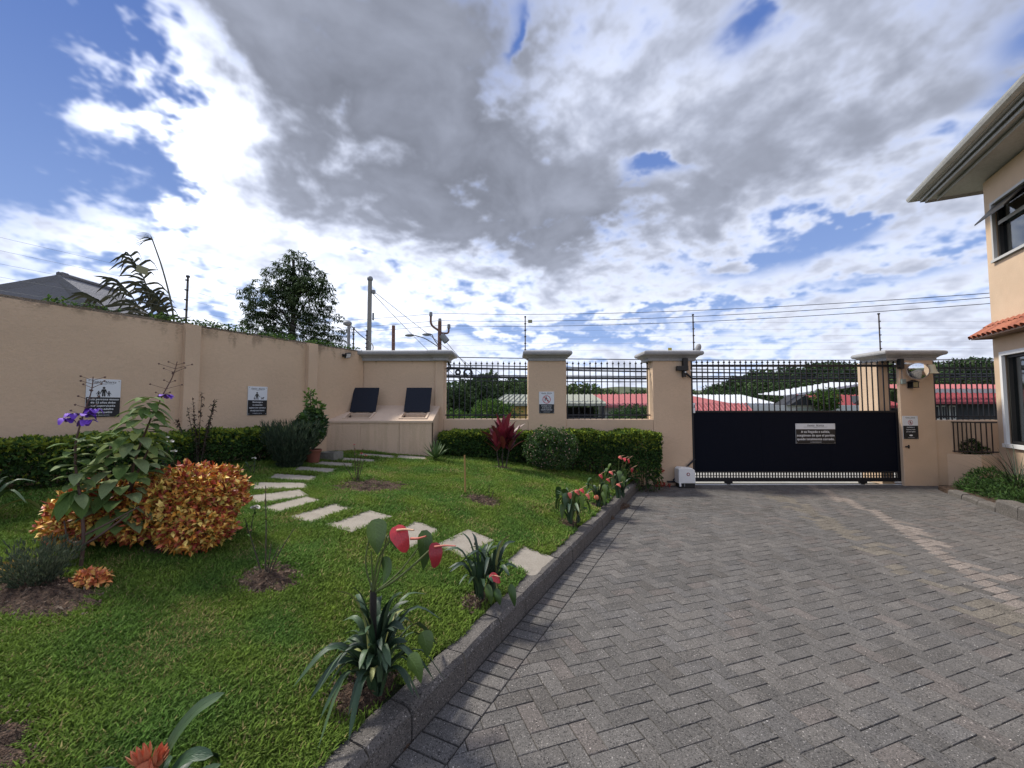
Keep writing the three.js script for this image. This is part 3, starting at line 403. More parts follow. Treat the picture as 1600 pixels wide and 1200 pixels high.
// ---------------------------------------------------------------- signs
function print(w, h, draw, px = 512) { const c = document.createElement('canvas'); c.width = px; c.height = Math.round(px * h / w); const x = c.getContext('2d'); draw(x, c.width, c.height); const t = new THREE.CanvasTexture(c); t.colorSpace = THREE.SRGBColorSpace; return std(0xffffff, 0.5, { map: t }); }
function heading(x, W, y, s) { x.fillStyle = '#15181c'; x.textAlign = 'center'; x.font = `italic bold ${s}px serif`; x.fillText('Santa  Marta', W / 2, y); x.fillRect(W * 0.2, y + s * 0.22, W * 0.6, s * 0.07); x.font = `${s * 0.26}px sans-serif`; x.fillText('Condominio', W / 2, y + s * 0.55); }
function man(x, cx, y, s, legs = 0.14, arms = 0.24) { x.fillStyle = '#0d0f12'; x.strokeStyle = '#0d0f12'; x.lineCap = 'round'; x.beginPath(); x.arc(cx, y + s * 0.12, s * 0.115, 0, 7); x.fill(); x.lineWidth = s * 0.13; const l = (a, b, c, d) => { x.beginPath(); x.moveTo(cx + a * s, y + b * s); x.lineTo(cx + c * s, y + d * s); x.stroke(); }; x.fillRect(cx - s * 0.14, y + s * 0.26, s * 0.28, s * 0.38); l(-0.07, 0.6, -legs * 0.6, 0.98); l(0.07, 0.6, legs * 0.6, 0.98); x.lineWidth = s * 0.085; l(-0.14, 0.32, -arms, 0.62); l(0.14, 0.32, arms, 0.62); }
function lines(x, W, y, step, s, texts) { x.fillStyle = '#e8eaec'; x.textAlign = 'center'; x.font = `bold ${s}px sans-serif`; texts.forEach((t, i) => x.fillText(t, W / 2, y + i * step)); }
const board = (x, W, H, cut) => { x.fillStyle = '#d9dcdf'; x.fillRect(0, 0, W, H); x.fillStyle = '#10141a'; x.fillRect(0, H * cut, W, H * (1 - cut)); };
const ban = (x, cx, cy, r) => { x.strokeStyle = '#b0202c'; x.lineWidth = r * 0.17; x.beginPath(); x.arc(cx, cy, r, 0, 7); x.stroke(); x.beginPath(); x.moveTo(cx - r * 0.7, cy - r * 0.7); x.lineTo(cx + r * 0.7, cy + r * 0.7); x.stroke(); };
function sign(label, w, h, pos, turn, draw) {
  const s = thing('notice_sign', label, 'sign', pos, turn);
  part('board', cbox(w, h, 0.006, 0, 0, 0.004, 0.002), mWhite, s);
  const g = new THREE.PlaneGeometry(w - 0.004, h - 0.004); g.translate(0, 0, 0.0095); part('print', g, print(w, h, draw), s);
  for (const [a, b] of [[-1, 1], [1, 1], [-1, -1], [1, -1]]) { const c = new THREE.CylinderGeometry(0.006, 0.006, 0.004, 8); c.rotateX(Math.PI / 2); part('screw', c.translate(a * (w / 2 - 0.02), b * (h / 2 - 0.02), 0.011), mGalv, s); }
}
{
  const turnL = Math.PI / 2 - A, at = (t, y) => { const [x, z] = lwp(t, 0.004); return [x, y, z]; };
  sign('black and white sign of an adult holding two children by the hand', 0.3, 0.43, at(3.9, 1.645), turnL, (x, W, H) => { board(x, W, H, 0.48); heading(x, W, H * 0.1, W * 0.11); man(x, W * 0.5, H * 0.2, H * 0.25); man(x, W * 0.35, H * 0.31, H * 0.14, 0.2, 0.34); man(x, W * 0.65, H * 0.31, H * 0.14, 0.2, 0.34); lines(x, W, H * 0.56, H * 0.085, W * 0.095, ['Toda persona menor', 'de 12 años debe', 'ser supervisada', 'por un adulto', 'responsable']); x.font = `${W * 0.05}px sans-serif`; x.fillText('La Administración', W / 2, H * 0.965); });
  sign('black and white sign of a person walking a dog on the side wall', 0.3, 0.435, at(2.12, 1.635), turnL, (x, W, H) => { board(x, W, H, 0.48); heading(x, W, H * 0.1, W * 0.11); man(x, W * 0.46, H * 0.19, H * 0.26, 0.24, 0.3); x.fillStyle = '#0d0f12'; x.fillRect(W * 0.68, H * 0.39, W * 0.12, H * 0.03); for (const a of [0.685, 0.72, 0.765, 0.79]) x.fillRect(W * a, H * 0.41, W * 0.014, H * 0.045); x.beginPath(); x.arc(W * 0.81, H * 0.385, W * 0.03, 0, 7); x.fill(); x.lineWidth = 3; x.beginPath(); x.moveTo(W * 0.55, H * 0.35); x.lineTo(W * 0.78, H * 0.39); x.stroke(); x.fillRect(W * 0.3, H * 0.38, W * 0.05, H * 0.075); lines(x, W, H * 0.57, H * 0.098, W * 0.094, ['Mantenga a', 'su mascota', 'sujeta con correa y', 'recoja sus heces']); x.font = `${W * 0.06}px sans-serif`; x.fillText('La Administración', W / 2, H * 0.955); });
  sign('black and white sign with a running figure struck out in a red ring', 0.3, 0.43, [0.685, 1.627, WALL + 0.001], 0, (x, W, H) => { board(x, W, H, 0.58); heading(x, W, H * 0.09, W * 0.11); man(x, W * 0.47, H * 0.22, H * 0.22, 0.5, 0.36); man(x, W * 0.6, H * 0.37, H * 0.1, 0.5, 0.4); ban(x, W * 0.5, H * 0.36, W * 0.25); lines(x, W, H * 0.68, H * 0.09, W * 0.088, ['Prohibido correr', 'en las áreas de', 'tránsito vehicular']); x.font = `${W * 0.06}px sans-serif`; x.fillText('La Administración', W / 2, H * 0.95); });
  sign('black and white sign with a small red ring below the lantern', 0.3, 0.455, [7.845, 1.135, WALL + 0.021], 0, (x, W, H) => { board(x, W, H, 0.42); heading(x, W, H * 0.09, W * 0.1); man(x, W * 0.5, H * 0.21, H * 0.14, 0.3, 0.3); ban(x, W * 0.5, H * 0.28, W * 0.15); lines(x, W, H * 0.51, H * 0.095, W * 0.088, ['Prohibido el', 'ingreso a toda', 'persona ajena']); x.beginPath(); x.ellipse(W / 2, H * 0.84, W * 0.12, H * 0.032, 0, 0, 7); x.fill(); x.font = `${W * 0.055}px sans-serif`; x.fillText('La Administración', W / 2, H * 0.95); });
  sign('wide notice with white lettering fixed to the black gate', 0.79, 0.4, [6.06, 1.008, -8.353], 0, (x, W, H) => { board(x, W, H, 0.28); heading(x, W, H * 0.14, H * 0.13); lines(x, W, H * 0.46, H * 0.185, H * 0.145, ['A su llegada o salida,', 'asegúrese de que el portón', 'quede totalmente cerrado.']); x.font = `${H * 0.07}px sans-serif`; x.fillText('La Administración', W / 2, H * 0.95); });
}

// ---------------------------------------------------------------- fittings at the gate
{
  const m = thing('gate_motor', 'white gate motor housing with a round emblem beside the gate', 'gate motor', [3.33, 0, -8.1]);
  const P = [[-0.15, 0.1], [0.15, 0.1], [0.14, 0.33], [0.1, 0.36], [-0.11, 0.372], [-0.145, 0.345]], sh = new THREE.Shape(P.map((p) => new THREE.Vector2(...p)));
  part('housing', new THREE.ExtrudeGeometry(sh, { depth: 0.2, bevelEnabled: true, bevelSize: 0.012, bevelThickness: 0.012, bevelSegments: 2 }).translate(0, 0, -0.1), mWhite, m);
  const d = new THREE.CylinderGeometry(0.032, 0.032, 0.006, 24).rotateX(Math.PI / 2).translate(0.02, 0.26, 0.113); const e = part('emblem', d, std(rgb(0.28, 0.05, 0.06), 0.5), m); part('emblem_centre', new THREE.CylinderGeometry(0.018, 0.018, 0.004, 20).rotateX(Math.PI / 2).translate(0.02, 0.26, 0.1175), mWhite, e);
  part('base', box(-0.14, 0.15, 0.0, 0.1, -0.11, 0.1, 0.006), mBlack, m); part('foot', cbox(0.035, 0.07, 0.02, -0.135, 0.065, 0.11), mWhite, m); part('bolt', rod([-0.05, 0.03, 0.103], [-0.05, 0.085, 0.103], 0.008), mGalv, m);
  const s = thing('gate_brace', 'black diagonal brace with a foot beside the gate motor', 'brace');
  part('strut', rod([3.585, 0.52, -8.22], [3.14, 0.11, -8.2], 0.018, 0.018, 4), mIron, s); part('foot', box(3.03, 3.2, 0.07, 0.1, -8.235, -8.17, 0.004), mIron, s); part('post', box(3.555, 3.6, 0, 2.42, -8.32, -8.27, 0.004), mIron, s);
  const b = thing('gate_guide', 'black roller bracket under the cap of the motor pillar', 'bracket', [3.43, 2.33, WALL]);
  part('plate', cbox(0.09, 0.2, 0.1, -0.01, 0.07, 0.05), mBlack, b); part('arm', cbox(0.22, 0.09, 0.09, -0.07, -0.03, 0.06), mBlack, b); part('bracket_foot', cbox(0.06, 0.12, 0.07, -0.03, -0.14, 0.04), mBlack, b); part('arm', rod([-0.02, -0.1, 0.05], [0.12, -0.22, 0.05], 0.02), mBlack, b);
  for (const [x, y] of [[-0.02, -0.11], [0.08, -0.08]]) part('roller', new THREE.SphereGeometry(0.018, 12, 8).translate(x, y, 0.1), mWhite, b);
  const k = thing('corner_lamp', 'grey rounded lamp head on the motor pillar cap', 'lamp', [3.73, 2.66, -8.28]); part('head', new THREE.SphereGeometry(0.065, 16, 12).scale(0.85, 1.35, 0.8).rotateZ(-0.3).translate(0, 0.06, 0), mCap, k); part('stem', rod([-0.06, -0.02, 0], [0, 0.03, 0], 0.02), mCap, k);
  const y = thing('warning_tag', 'small yellow warning tag on the motor pillar cap', 'tag', [3.17, 2.66, -8.3]); part('plate', cbox(0.075, 0.06, 0.004, 0, 0.035, 0), std(rgb(0.5, 0.42, 0.06), 0.6), y); part('stand', rod([0, -0.01, 0], [0, 0.03, -0.003], 0.004), mGalv, y);
  const tube2 = thing('gate_sensor', 'slim white sensor strip beside the gate opening', 'sensor', [3.6, 1.52, -8.27]); part('housing', cbox(0.035, 0.2, 0.03, 0, 0, 0.03), mWhite, tube2); part('lens', cbox(0.02, 0.06, 0.004, 0, 0.03, 0.047), mGrey, tube2);
}
{
  const z = WALL + 0.02;
  const m = thing('convex_mirror', 'round convex traffic mirror on the pillar by the house', 'mirror', [7.86, 2.235, z]);
  const dish = new THREE.SphereGeometry(0.32, 36, 12, 0, 7, 0, 0.52), disc = new THREE.Group(); dish.translate(0, -0.32 * Math.cos(0.52), 0); dish.rotateX(Math.PI / 2); disc.name = 'mirror_head'; disc.position.set(0, 0, 0.2); disc.rotation.set(0.32, -0.75, -0.1); m.add(disc);
  part('glass', dish, std(rgb(0.85, 0.86, 0.86), 0.06, { metalness: 1 }), disc); part('rim', new THREE.TorusGeometry(0.162, 0.009, 8, 40), std(rgb(0.3, 0.22, 0.17), 0.6), disc); part('bracket', rod([0, 0, 0], [0, 0, 0.17], 0.014), mBlack, m);
  const b = thing('bell_lamp', 'cream bell-shaped lamp shade beside the convex mirror', 'lamp', [8.2, 2.25, z + 0.13]);
  part('shade', new THREE.LatheGeometry([[0.105, -0.06], [0.1, -0.05], [0.075, -0.015], [0.06, 0.04], [0.055, 0.1], [0.045, 0.115], [0.0, 0.12]].map(([x, y]) => new THREE.Vector2(x, y)), 24), std(rgb(0.62, 0.56, 0.38), 0.6, { side: THREE.DoubleSide }), b); part('arm', rod([0, 0.1, 0], [0, 0.13, -0.13], 0.01), mBlack, b);
  const l = thing('wall_lantern', 'small dark wall lantern with amber panes below the mirror', 'lantern', [7.88, 1.975, z + 0.07]);
  for (const [a, c] of [[-1, -1], [1, -1], [-1, 1], [1, 1]]) part('frame_post', cbox(0.01, 0.1, 0.01, a * 0.055, 0, c * 0.05, 0.001), mBlack, l);
  part('roof', new THREE.CylinderGeometry(0.02, 0.1, 0.05, 4, 1).rotateY(Math.PI / 4).translate(0, 0.075, 0), mBlack, l); part('base', cbox(0.13, 0.012, 0.12, 0, -0.055, 0), mBlack, l);
  for (const [a, w] of [[-0.026, 0.05], [0.026, 0.05]]) part('pane', cbox(w, 0.095, 0.003, a, 0, 0.048, 0), std(rgb(0.3, 0.25, 0.13), 0.25), l); part('back_plate', cbox(0.1, 0.14, 0.012, 0, 0, -0.06), mBlack, l);
  const k = thing('junction_box', 'small grey-green box on the pillar left of the lantern', 'box', [7.735, 2.04, z]); part('cover', cbox(0.085, 0.1, 0.04, 0, 0, 0.022, 0.008), std(rgb(0.24, 0.28, 0.25), 0.6), k); part('keyhole', cbox(0.018, 0.03, 0.003, 0.01, 0.012, 0.044, 0), mGrey, k); part('conduit', rod([-0.01, 0.05, 0.012], [-0.01, 0.42, 0.012], 0.005), mGrey, k);
  const f = thing('gate_guide', 'black roller bracket with a pale lamp under the mirror pillar cap', 'bracket', [7.68, 2.37, z]); part('plate', cbox(0.07, 0.2, 0.09, 0, 0.02, 0.04), mBlack, f); part('arm', cbox(0.2, 0.045, 0.06, -0.06, -0.03, 0.05), mBlack, f); part('lamp_head', cbox(0.14, 0.035, 0.06, 0.1, 0.03, 0.09, 0.01), mWhite, f).rotation.z = -0.12;
  const h = thing('gate_latch', 'black latch tongue between gate edge and mirror pillar', 'latch', [7.76, 0.76, z]); part('tongue', cbox(0.07, 0.025, 0.03, 0, 0, 0.015), mIron, h); part('keeper', cbox(0.02, 0.07, 0.02, 0.03, 0, 0.01), mIron, h);
}
{
  const [x, z] = lwp(0.5, 0.0), f = thing('floodlight', 'small black floodlight high on the side wall by the corner', 'floodlight', [x, 2.54, z], Math.PI / 2 - A);
  const h = part('head', cbox(0.14, 0.1, 0.03, 0, 0, 0.1), mBlack, f); h.rotation.set(0.35, 0.2, 0.1); part('lens', cbox(0.115, 0.075, 0.004, 0, 0, 0.1165, 0), std(rgb(0.6, 0.62, 0.63), 0.25), h); part('bracket', rod([0, -0.03, 0], [0, -0.02, 0.09], 0.012), mBlack, f); part('base', cbox(0.07, 0.05, 0.02, -0.0, -0.03, 0.01), mBlack, f);
}
// electric fence above the walls
const mWire = std(rgb(0.2, 0.21, 0.22), 0.5, { metalness: 0.5 }), mPost = std(rgb(0.09, 0.075, 0.065), 0.7);
function electric(label, posts, hts, signs) {
  const e = thing('electric_fence', label, 'electric fence');
  posts.forEach(([x, y, z, top]) => { const p = part('post', rod([x, y, z], [x, top, z], 0.013, 0.013, 6), mPost, e); hts.forEach((h) => part('insulator', cbox(0.045, 0.018, 0.02, x, y + h * (top - y), z + 0.014, 0.003), mBlack, p)); part('post_cap', cbox(0.035, 0.03, 0.035, x, top, z), mBlack, p); });
  for (let i = 1; i < posts.length; i++) hts.forEach((h) => { const a = posts[i - 1], b = posts[i], ya = a[1] + h * (a[3] - a[1]), yb = b[1] + h * (b[3] - b[1]); part('wire', tube([[a[0], ya, a[2]], [(a[0] + b[0]) / 2, (ya + yb) / 2 - 0.015, (a[2] + b[2]) / 2], [b[0], yb, b[2]]], 0.0013, 4, 6), mWire, e); });
  for (const [x, y, z, s, r, ry] of signs) { const g = cbox(s, s * 0.8, 0.003, 0, 0, 0, 0.001); const m = part('warning_plate', g, std(rgb(0.3, 0.29, 0.16), 0.6), e); m.position.set(x, y, z); m.rotation.set(0, ry, r); }
}
{
  const p = (t, top, h = 2.64) => { const [x, z] = lwp(t, -0.12); return [x, h, z, top]; };
  const [sx, sz] = lwp(3.55, -0.12);
  electric('electric fence of thin wires along the top of the side wall', [p(9.5, 3.3), p(6.2, 3.3), p(3.05, 3.31), p(0.15, 3.1)], [0.12, 0.32, 0.52, 0.72, 0.92], [[sx, 3.25, sz, 0.12, -0.12, Math.PI / 2 - A]]);
  electric('electric fence of thin wires on posts above the front wall', [[-2.99, 2.64, -8.5, 3.1], [0.27, 2.64, -8.42, 3.38], [3.7, 2.65, -8.42, 3.42], [7.5, 2.66, -8.42, 3.44], [11, 2.7, -8.42, 3.46]], [0.08, 0.26, 0.44, 0.62, 0.8], [[0.37, 3.28, -8.4, 0.085, 0.03, 0]]);
}

// ---------------------------------------------------------------- house on the right
const hp = (t, off = 0) => [9.33 - t * sA - off * cA, -8.02 + t * cA - off * sA];   // t metres from its far corner towards the camera, off metres out from the face
{
  const h = thing('house', 'two-storey peach house with deep grey eaves beside the drive', 'house');
  const seg = (t0, t1, o0, o1, y0, y1) => prism([hp(t0, o0), hp(t1, o0), hp(t1, o1), hp(t0, o1)], y0, y1);
  const W1 = [0.27, 1.9, 0.8, 2.55], W2 = [0.22, 1.3, 4.28, 5.45], th = -0.2;
  // wall round its two openings
  part('wall', [seg(0, 0.27, -0.2, 0, 0, 5.96), seg(1.9, 6, -0.2, 0, 0, 5.96), seg(W1[0], W1[1], -0.2, 0, 0, W1[2]), seg(W1[0], W1[1], -0.2, 0, W1[3], W2[2]), seg(W1[0], W1[1], -0.2, 0, W2[3], 5.96), seg(W2[1], W1[1], -0.2, 0, W2[2], W2[3])], mPlaster, h);
  part('end_wall', prism([hp(0.002, -6), hp(0.002, -0.2), hp(0.2, -0.2), hp(0.2, -6)], 0, 5.96), mPlaster, h);
  const mFrame = std(rgb(0.5, 0.49, 0.47), 0.6), mWF = std(rgb(0.78, 0.77, 0.75), 0.5), mGlass = new THREE.MeshPhysicalMaterial({ color: rgb(0.62, 0.68, 0.7), roughness: 0.03, transmission: 1, thickness: 0, ior: 1.7 }), mDark = std(rgb(0.02, 0.018, 0.016), 0.5), mRoom = std(rgb(0.045, 0.04, 0.036), 0.9);
  const window_ = (T0, T1, Y0, Y1, mat, fw, label, dark) => {
    const w = part('window', [seg(T0 - fw, T0, -0.02, 0.03, Y0 - fw, Y1 + fw), seg(T1, T1 + fw, -0.02, 0.03, Y0 - fw, Y1 + fw), seg(T0, T1, -0.02, 0.03, Y1, Y1 + fw), seg(T0 - fw - 0.02, T1 + fw + 0.02, -0.02, 0.05, Y0 - fw, Y0)], mat, h, label);
    part('inner_frame', [seg(T0, T0 + 0.05, -0.14, -0.04, Y0, Y1), seg(T1 - 0.05, T1, -0.14, -0.04, Y0, Y1), seg(T0 + 0.05, T1 - 0.05, -0.14, -0.04, Y1 - 0.05, Y1), seg(T0 + 0.05, T1 - 0.05, -0.14, -0.04, Y0, Y0 + 0.05)], dark, w);
    part('pane', seg(T0 + 0.05, T1 - 0.05, -0.1, -0.095, Y0 + 0.05, Y1 - 0.05), mGlass, w);
    part('room_backing', seg(T0 - 0.1, T1 + 0.1, -0.5, -0.49, Y0 - 0.1, Y1 + 0.1), mRoom, w);  // plain dark sheet behind the pane, standing in for the room
    return w;
  };
  window_(0.3, 1.85, 0.86, 2.5, mWF, 0.07, 'white framed ground floor window', mDark);
  const up = window_(0.28, 1.25, 4.34, 5.4, mFrame, 0.05, 'grey framed upper window with its top sash tilted out', mDark);
  part('transom', seg(0.33, 1.2, -0.12, -0.03, 4.98, 5.05), mFrame, up);
  { const a = hp(0.3, 0.0), b = hp(1.2, 0.0), c = hp(1.2, 0.28), d = hp(0.3, 0.28), P = []; const q = [[a[0], 5.37, a[1]], [b[0], 5.37, b[1]], [c[0], 5.06, c[1]], [d[0], 5.06, d[1]]], k = q.map(([x, y, z]) => [x, y - 0.03, z]); const quad = (p, r, s, t) => P.push(...p, ...r, ...s, ...p, ...s, ...t); quad(...q); quad(...k); for (let i = 0; i < 4; i++) quad(q[i], q[(i + 1) % 4], k[(i + 1) % 4], k[i]); part('tilted_sash', flat(P), mDark, up); }
  // eaves: soffit, stepped fascia and gutter
  const mEave = std(rgb(0.42, 0.42, 0.41), 0.7, { map: rep(concreteMap, 0.5) });
  const eave = (o, y0, y1, m, name, o0 = -6) => part(name, prism([hp(-o, o), hp(7, o), hp(7, o0), hp(-o, o0)], y0, y1), m, roof);
  const roof = part('roof', (() => { const a = hp(-0.86, 0.86), b = hp(8, 0.86), c = hp(8, -3), d = hp(3, -3), e = hp(-0.86, -6.8); return flat([a[0], 6.220, a[1], b[0], 6.220, b[1], c[0], 7.540, c[1], a[0], 6.220, a[1], c[0], 7.540, c[1], d[0], 7.540, d[1], a[0], 6.220, a[1], d[0], 7.540, d[1], e[0], 6.220, e[1]]); })(), mCap, h);
  eave(0.5, 5.940, 6.000, mEave, 'soffit'); eave(0.64, 5.985, 6.040, mEave, 'fascia_board'); eave(0.7, 6.040, 6.100, mEave, 'fascia_board'); eave(0.76, 6.102, 6.120, mEave, 'drip_edge');
  { const P = [], prof = [[0.74, 6.120], [0.8, 6.115], [0.85, 6.140], [0.87, 6.190], [0.875, 6.225], [0.84, 6.230]]; for (let i = 0; i < prof.length - 1; i++) { const [o, y] = prof[i], [p, w] = prof[i + 1]; const r = (t, q, yy) => { const c = hp(t, q); return [c[0], yy, c[1]]; }; P.push(...r(-o, o, y), ...r(7, o, y), ...r(7, p, w), ...r(-o, o, y), ...r(7, p, w), ...r(-p, p, w)); P.push(...r(-o, o, y), ...r(-p, p, w), ...r(-p, -6, w), ...r(-o, o, y), ...r(-p, -6, w), ...r(-o, -6, y)); } part('gutter', flat(P), mEave, roof); }
  // small tiled canopy over the ground floor window
  const mTile = [rgb(0.36, 0.12, 0.07), rgb(0.42, 0.15, 0.09), rgb(0.3, 0.1, 0.065)].map((c) => std(c, 0.85, { map: rep(concreteMap, 2) })), canopy = part('canopy', seg(0.0, 3, 0, 0.3, 2.85, 2.88), std(rgb(0.3, 0.2, 0.15), 0.9), h, 'canopy of red clay tiles');
  const half = (r0, r1, l) => { const g = new THREE.CylinderGeometry(r1, r0, l, 10, 1, true, 0, Math.PI); g.rotateZ(Math.PI / 2); return g; };
  const tg = half(0.075, 0.062, 0.3);
  const RT = seeded(8);
  for (let i = 0; i < 13; i++) for (let r = 0; r < 2; r++) {
    const t = 0.04 + i * 0.155, o = 0.32 - 0.22 * r, [x, z] = hp(t, o - 0.13), y = 2.95 + r * 0.17, m = part('tile', tg, mTile[Math.floor(RT() * 3)], canopy);
    m.material.side = THREE.DoubleSide;
    const out = V3(-cA, 0, -sA), down = out.clone().multiplyScalar(0.8).add(V3(0, -0.6, 0)).normalize(), side = V3(-sA, 0, cA), upv = side.clone().cross(down).normalize(); if (upv.y < 0) upv.negate();
    m.quaternion.setFromRotationMatrix(new THREE.Matrix4().makeBasis(down, upv, down.clone().cross(upv))); m.position.set(x, y, z);
  }
}
// planter with railing between gate post and house
{
  const w = thing('planter_wall', 'low peach planter wall with dark railing between pillar and house', 'planter'), c0 = [8.56, -8.27], c1 = [8.93, -7.98], c2 = [9.4, -8.0], ins = [[8.58, -8.9], [9.4, -8.9]];
  part('wall_face', prism([c0, c1, [8.98, -8.14], [8.6, -8.4]], 0, 0.62), mPlaster, w); part('wall_face', prism([c1, c2, [9.4, -8.13], [8.98, -8.14]], 0, 0.62), mPlaster, w);
  const mRail = std(rgb(0.03, 0.02, 0.017), 0.6), rail = (a, b, y) => part('rail', rod([a[0], y, a[1]], [b[0], y, b[1]], 0.014, 0.014, 4), mRail, w);
  const a = [8.62, -8.32], b = [8.95, -8.07], c = [9.36, -8.06]; for (const y of [0.67, 1.24]) { rail(a, b, y); rail(b, c, y); }
  const pg = new THREE.BoxGeometry(0.014, 0.6, 0.014); for (let i = 0; i < 8; i++) { const m = part('baluster', pg, mRail, w); m.position.set(lerp(a[0], b[0], i / 7), 0.95, lerp(a[1], b[1], i / 7)); } for (let i = 1; i < 4; i++) { const m = part('baluster', pg, mRail, w); m.position.set(lerp(b[0], c[0], i / 4), 0.95, lerp(b[1], c[1], i / 4)); }
  part('soil', prism([[8.62, -8.42], [8.98, -8.15], [9.38, -8.14], [9.38, -8.3], [8.62, -8.45]], 0.5, 0.56), mSoil, w);
}
{ const P = [hp(-0.02, 0.0), hp(6, 0.0), [7.705 - 6 * sA + 0.1, -7.459 + 6 * cA], [7.72, -7.46], [7.95, -7.85], [8.9, -7.98]]; struct('planting_bed', prism(P.slice().reverse(), -0.02, 0.07), mSoil); }

// ---------------------------------------------------------------- leaves
// one leaf: five-point blade folded along its midrib, from base p along d, with up n
class Leaves {
  constructor(seed) { this.P = []; this.C = []; this.R = seeded(seed); }
  leaf(p, d, n, len, wid, c, fold = 0.25, droop = 0.15) {
    d = d.clone().normalize(); const s = d.clone().cross(n); if (s.lengthSq() < 1e-6) s.set(1, 0, 0); s.normalize(); const u = s.clone().cross(d).normalize();
    const at = (l, w, h) => [p.x + d.x * l * len + s.x * w * wid + u.x * h, p.y + d.y * l * len + s.y * w * wid + u.y * h, p.z + d.z * l * len + s.z * w * wid + u.z * h];
    const b = at(0, 0, 0), l = at(0.45, -0.5, fold * wid * 0.5), r = at(0.45, 0.5, fold * wid * 0.5), m = at(0.5, 0, 0), t = at(1, 0, -droop * len);
    this.P.push(...b, ...l, ...m, ...b, ...m, ...r, ...m, ...l, ...t, ...m, ...t, ...r); for (let i = 0; i < 12; i++) this.C.push(c[0], c[1], c[2]);
  }
  dir() { const R = this.R; let v; do v = V3(R() * 2 - 1, R() * 2 - 1, R() * 2 - 1); while (v.lengthSq() > 1); return v.normalize(); }
  pick(cols) { const R = this.R, c = cols[Math.floor(R() * cols.length)], k = 0.72 + R() * 0.56; return [c[0] * k, c[1] * k, c[2] * k]; }
  geo() { const g = new THREE.BufferGeometry(); g.setAttribute('position', new THREE.Float32BufferAttribute(this.P, 3)); g.setAttribute('color', new THREE.Float32BufferAttribute(this.C, 3)); g.computeVertexNormals(); return g; }
}
const stuffPart = (name, L, parent, mat = mLeaf) => { const m = part(name, L.geo(), mat, parent); m.userData.kind = 'stuff'; return m; };
// leaves through an ellipsoid, more of them near its skin
function ball(L, c, r, n, len, wid, cols, { shell = 0.55, out = 0.7, up = 0.35, droop = 0.2, lump = 0.18 } = {}) {
  for (let i = 0; i < n; i++) { const d = L.dir(), k = (shell + (1 - shell) * Math.cbrt(L.R())) * (1 + lump * noiseA(d.x * 2.2 + c[0] * 3, d.y * 2.2 + d.z * 2.4 + c[2])), p = V3(c[0] + d.x * r[0] * k, c[1] + d.y * r[1] * k, c[2] + d.z * r[2] * k), g = L.dir().addScaledVector(d, out).add(V3(0, up, 0)), s = 0.7 + 0.6 * L.R(); L.leaf(p, g, L.dir().add(V3(0, 1, 0)), len * s, wid * s, L.pick(cols), 0.3, droop); }
}
const G1 = [0.045, 0.1, 0.022], G2 = [0.065, 0.13, 0.028], G3 = [0.1, 0.17, 0.03], YG = [0.3, 0.36, 0.04], DG = [0.025, 0.058, 0.018], GG = [0.07, 0.115, 0.06];

// ---------------------------------------------------------------- hedges
function hedge(label, len, place, height, depth, ground, seed, n) {   // place(t along, o out) -> [x, z]
  const h = thing('hedge', label, 'hedge'), L = new Leaves(seed), R = L.R;
  for (let i = 0; i < n; i++) {
    const t = R() * len, f = R(), side = f < 0.5 ? 'front' : f < 0.8 ? 'top' : f < 0.88 ? 'end' : 'in';
    let o = side === 'front' ? depth * (1 - 0.1 * R() * R()) : depth * R(), tt = side === 'end' ? (R() < 0.5 ? 0.05 * R() : len - 0.05 * R()) : t;
    const bump = 0.025 * noiseA(tt * 2.2 + seed, seed) + 0.025 * noiseB(tt * 6, o * 6 + seed), [gx, gz] = place(tt, o), y0 = ground(gx, gz), hh = height(tt) - y0 + bump;
    let q = side === 'top' ? 1 - 0.07 * R() * R() : R(); if (side === 'front' || side === 'end') q = Math.pow(q, 0.75); if (side !== 'top' && q < 0.45 && R() > q * 1.6 + 0.12) continue;
    if (side === 'front') o += 0.04 * noiseB(tt * 4 + 2, q * 4) + 0.02 * noiseA(tt * 11, q * 9) - 0.05 * (1 - q);
    const [x, z] = place(tt, o), p = V3(x, y0 + q * hh, z), [fx, fz] = place(tt, o + 1), outw = V3(fx - x, 0, fz - z);
    const young = q > 0.85 ? 0.78 : q > 0.7 ? 0.3 : 0.05, c = R() < young ? L.pick([YG, G3, [0.2, 0.26, 0.03]]) : L.pick([G1, G2, DG, G1]);
    const s = 0.03 + 0.022 * R(); L.leaf(p, L.dir().addScaledVector(outw, side === 'front' ? 0.5 : 0).add(V3(0, side === 'top' ? 0.6 : 0.25, 0)), L.dir().add(V3(0, 0.8, 0)).addScaledVector(outw, 0.4), s * 1.25, s * 0.72, c);
  }
  stuffPart('foliage', L, h);
  const S = []; for (let i = 0; i < len * 26; i++) { const t = R() * len, [x, z] = place(t, depth * (0.2 + 0.72 * R())), y = ground(x, z), [x2, z2] = place(clamp(t + (R() - 0.5) * 0.2, 0, len), depth * (0.2 + 0.75 * R())); S.push(rod([x, y - 0.03, z], [x2, y + (height(t) - y) * (0.55 + 0.4 * R()), z2], 0.006 + 0.006 * R(), 0.003, 4)); }
  const m = part('stems', S, mStem, h); m.userData.kind = 'stuff';
}
hedge('clipped low green hedge with yellow tips along the side wall', 7.2, (t, o) => { const [x, z] = lwp(1.75 + t, 0.06 + o); return [x, z]; }, (t) => lerp(1.2, 1.25, t / 7) + 0.03 * noiseA(t, 4), 0.5, lawnY, 51, 44000);
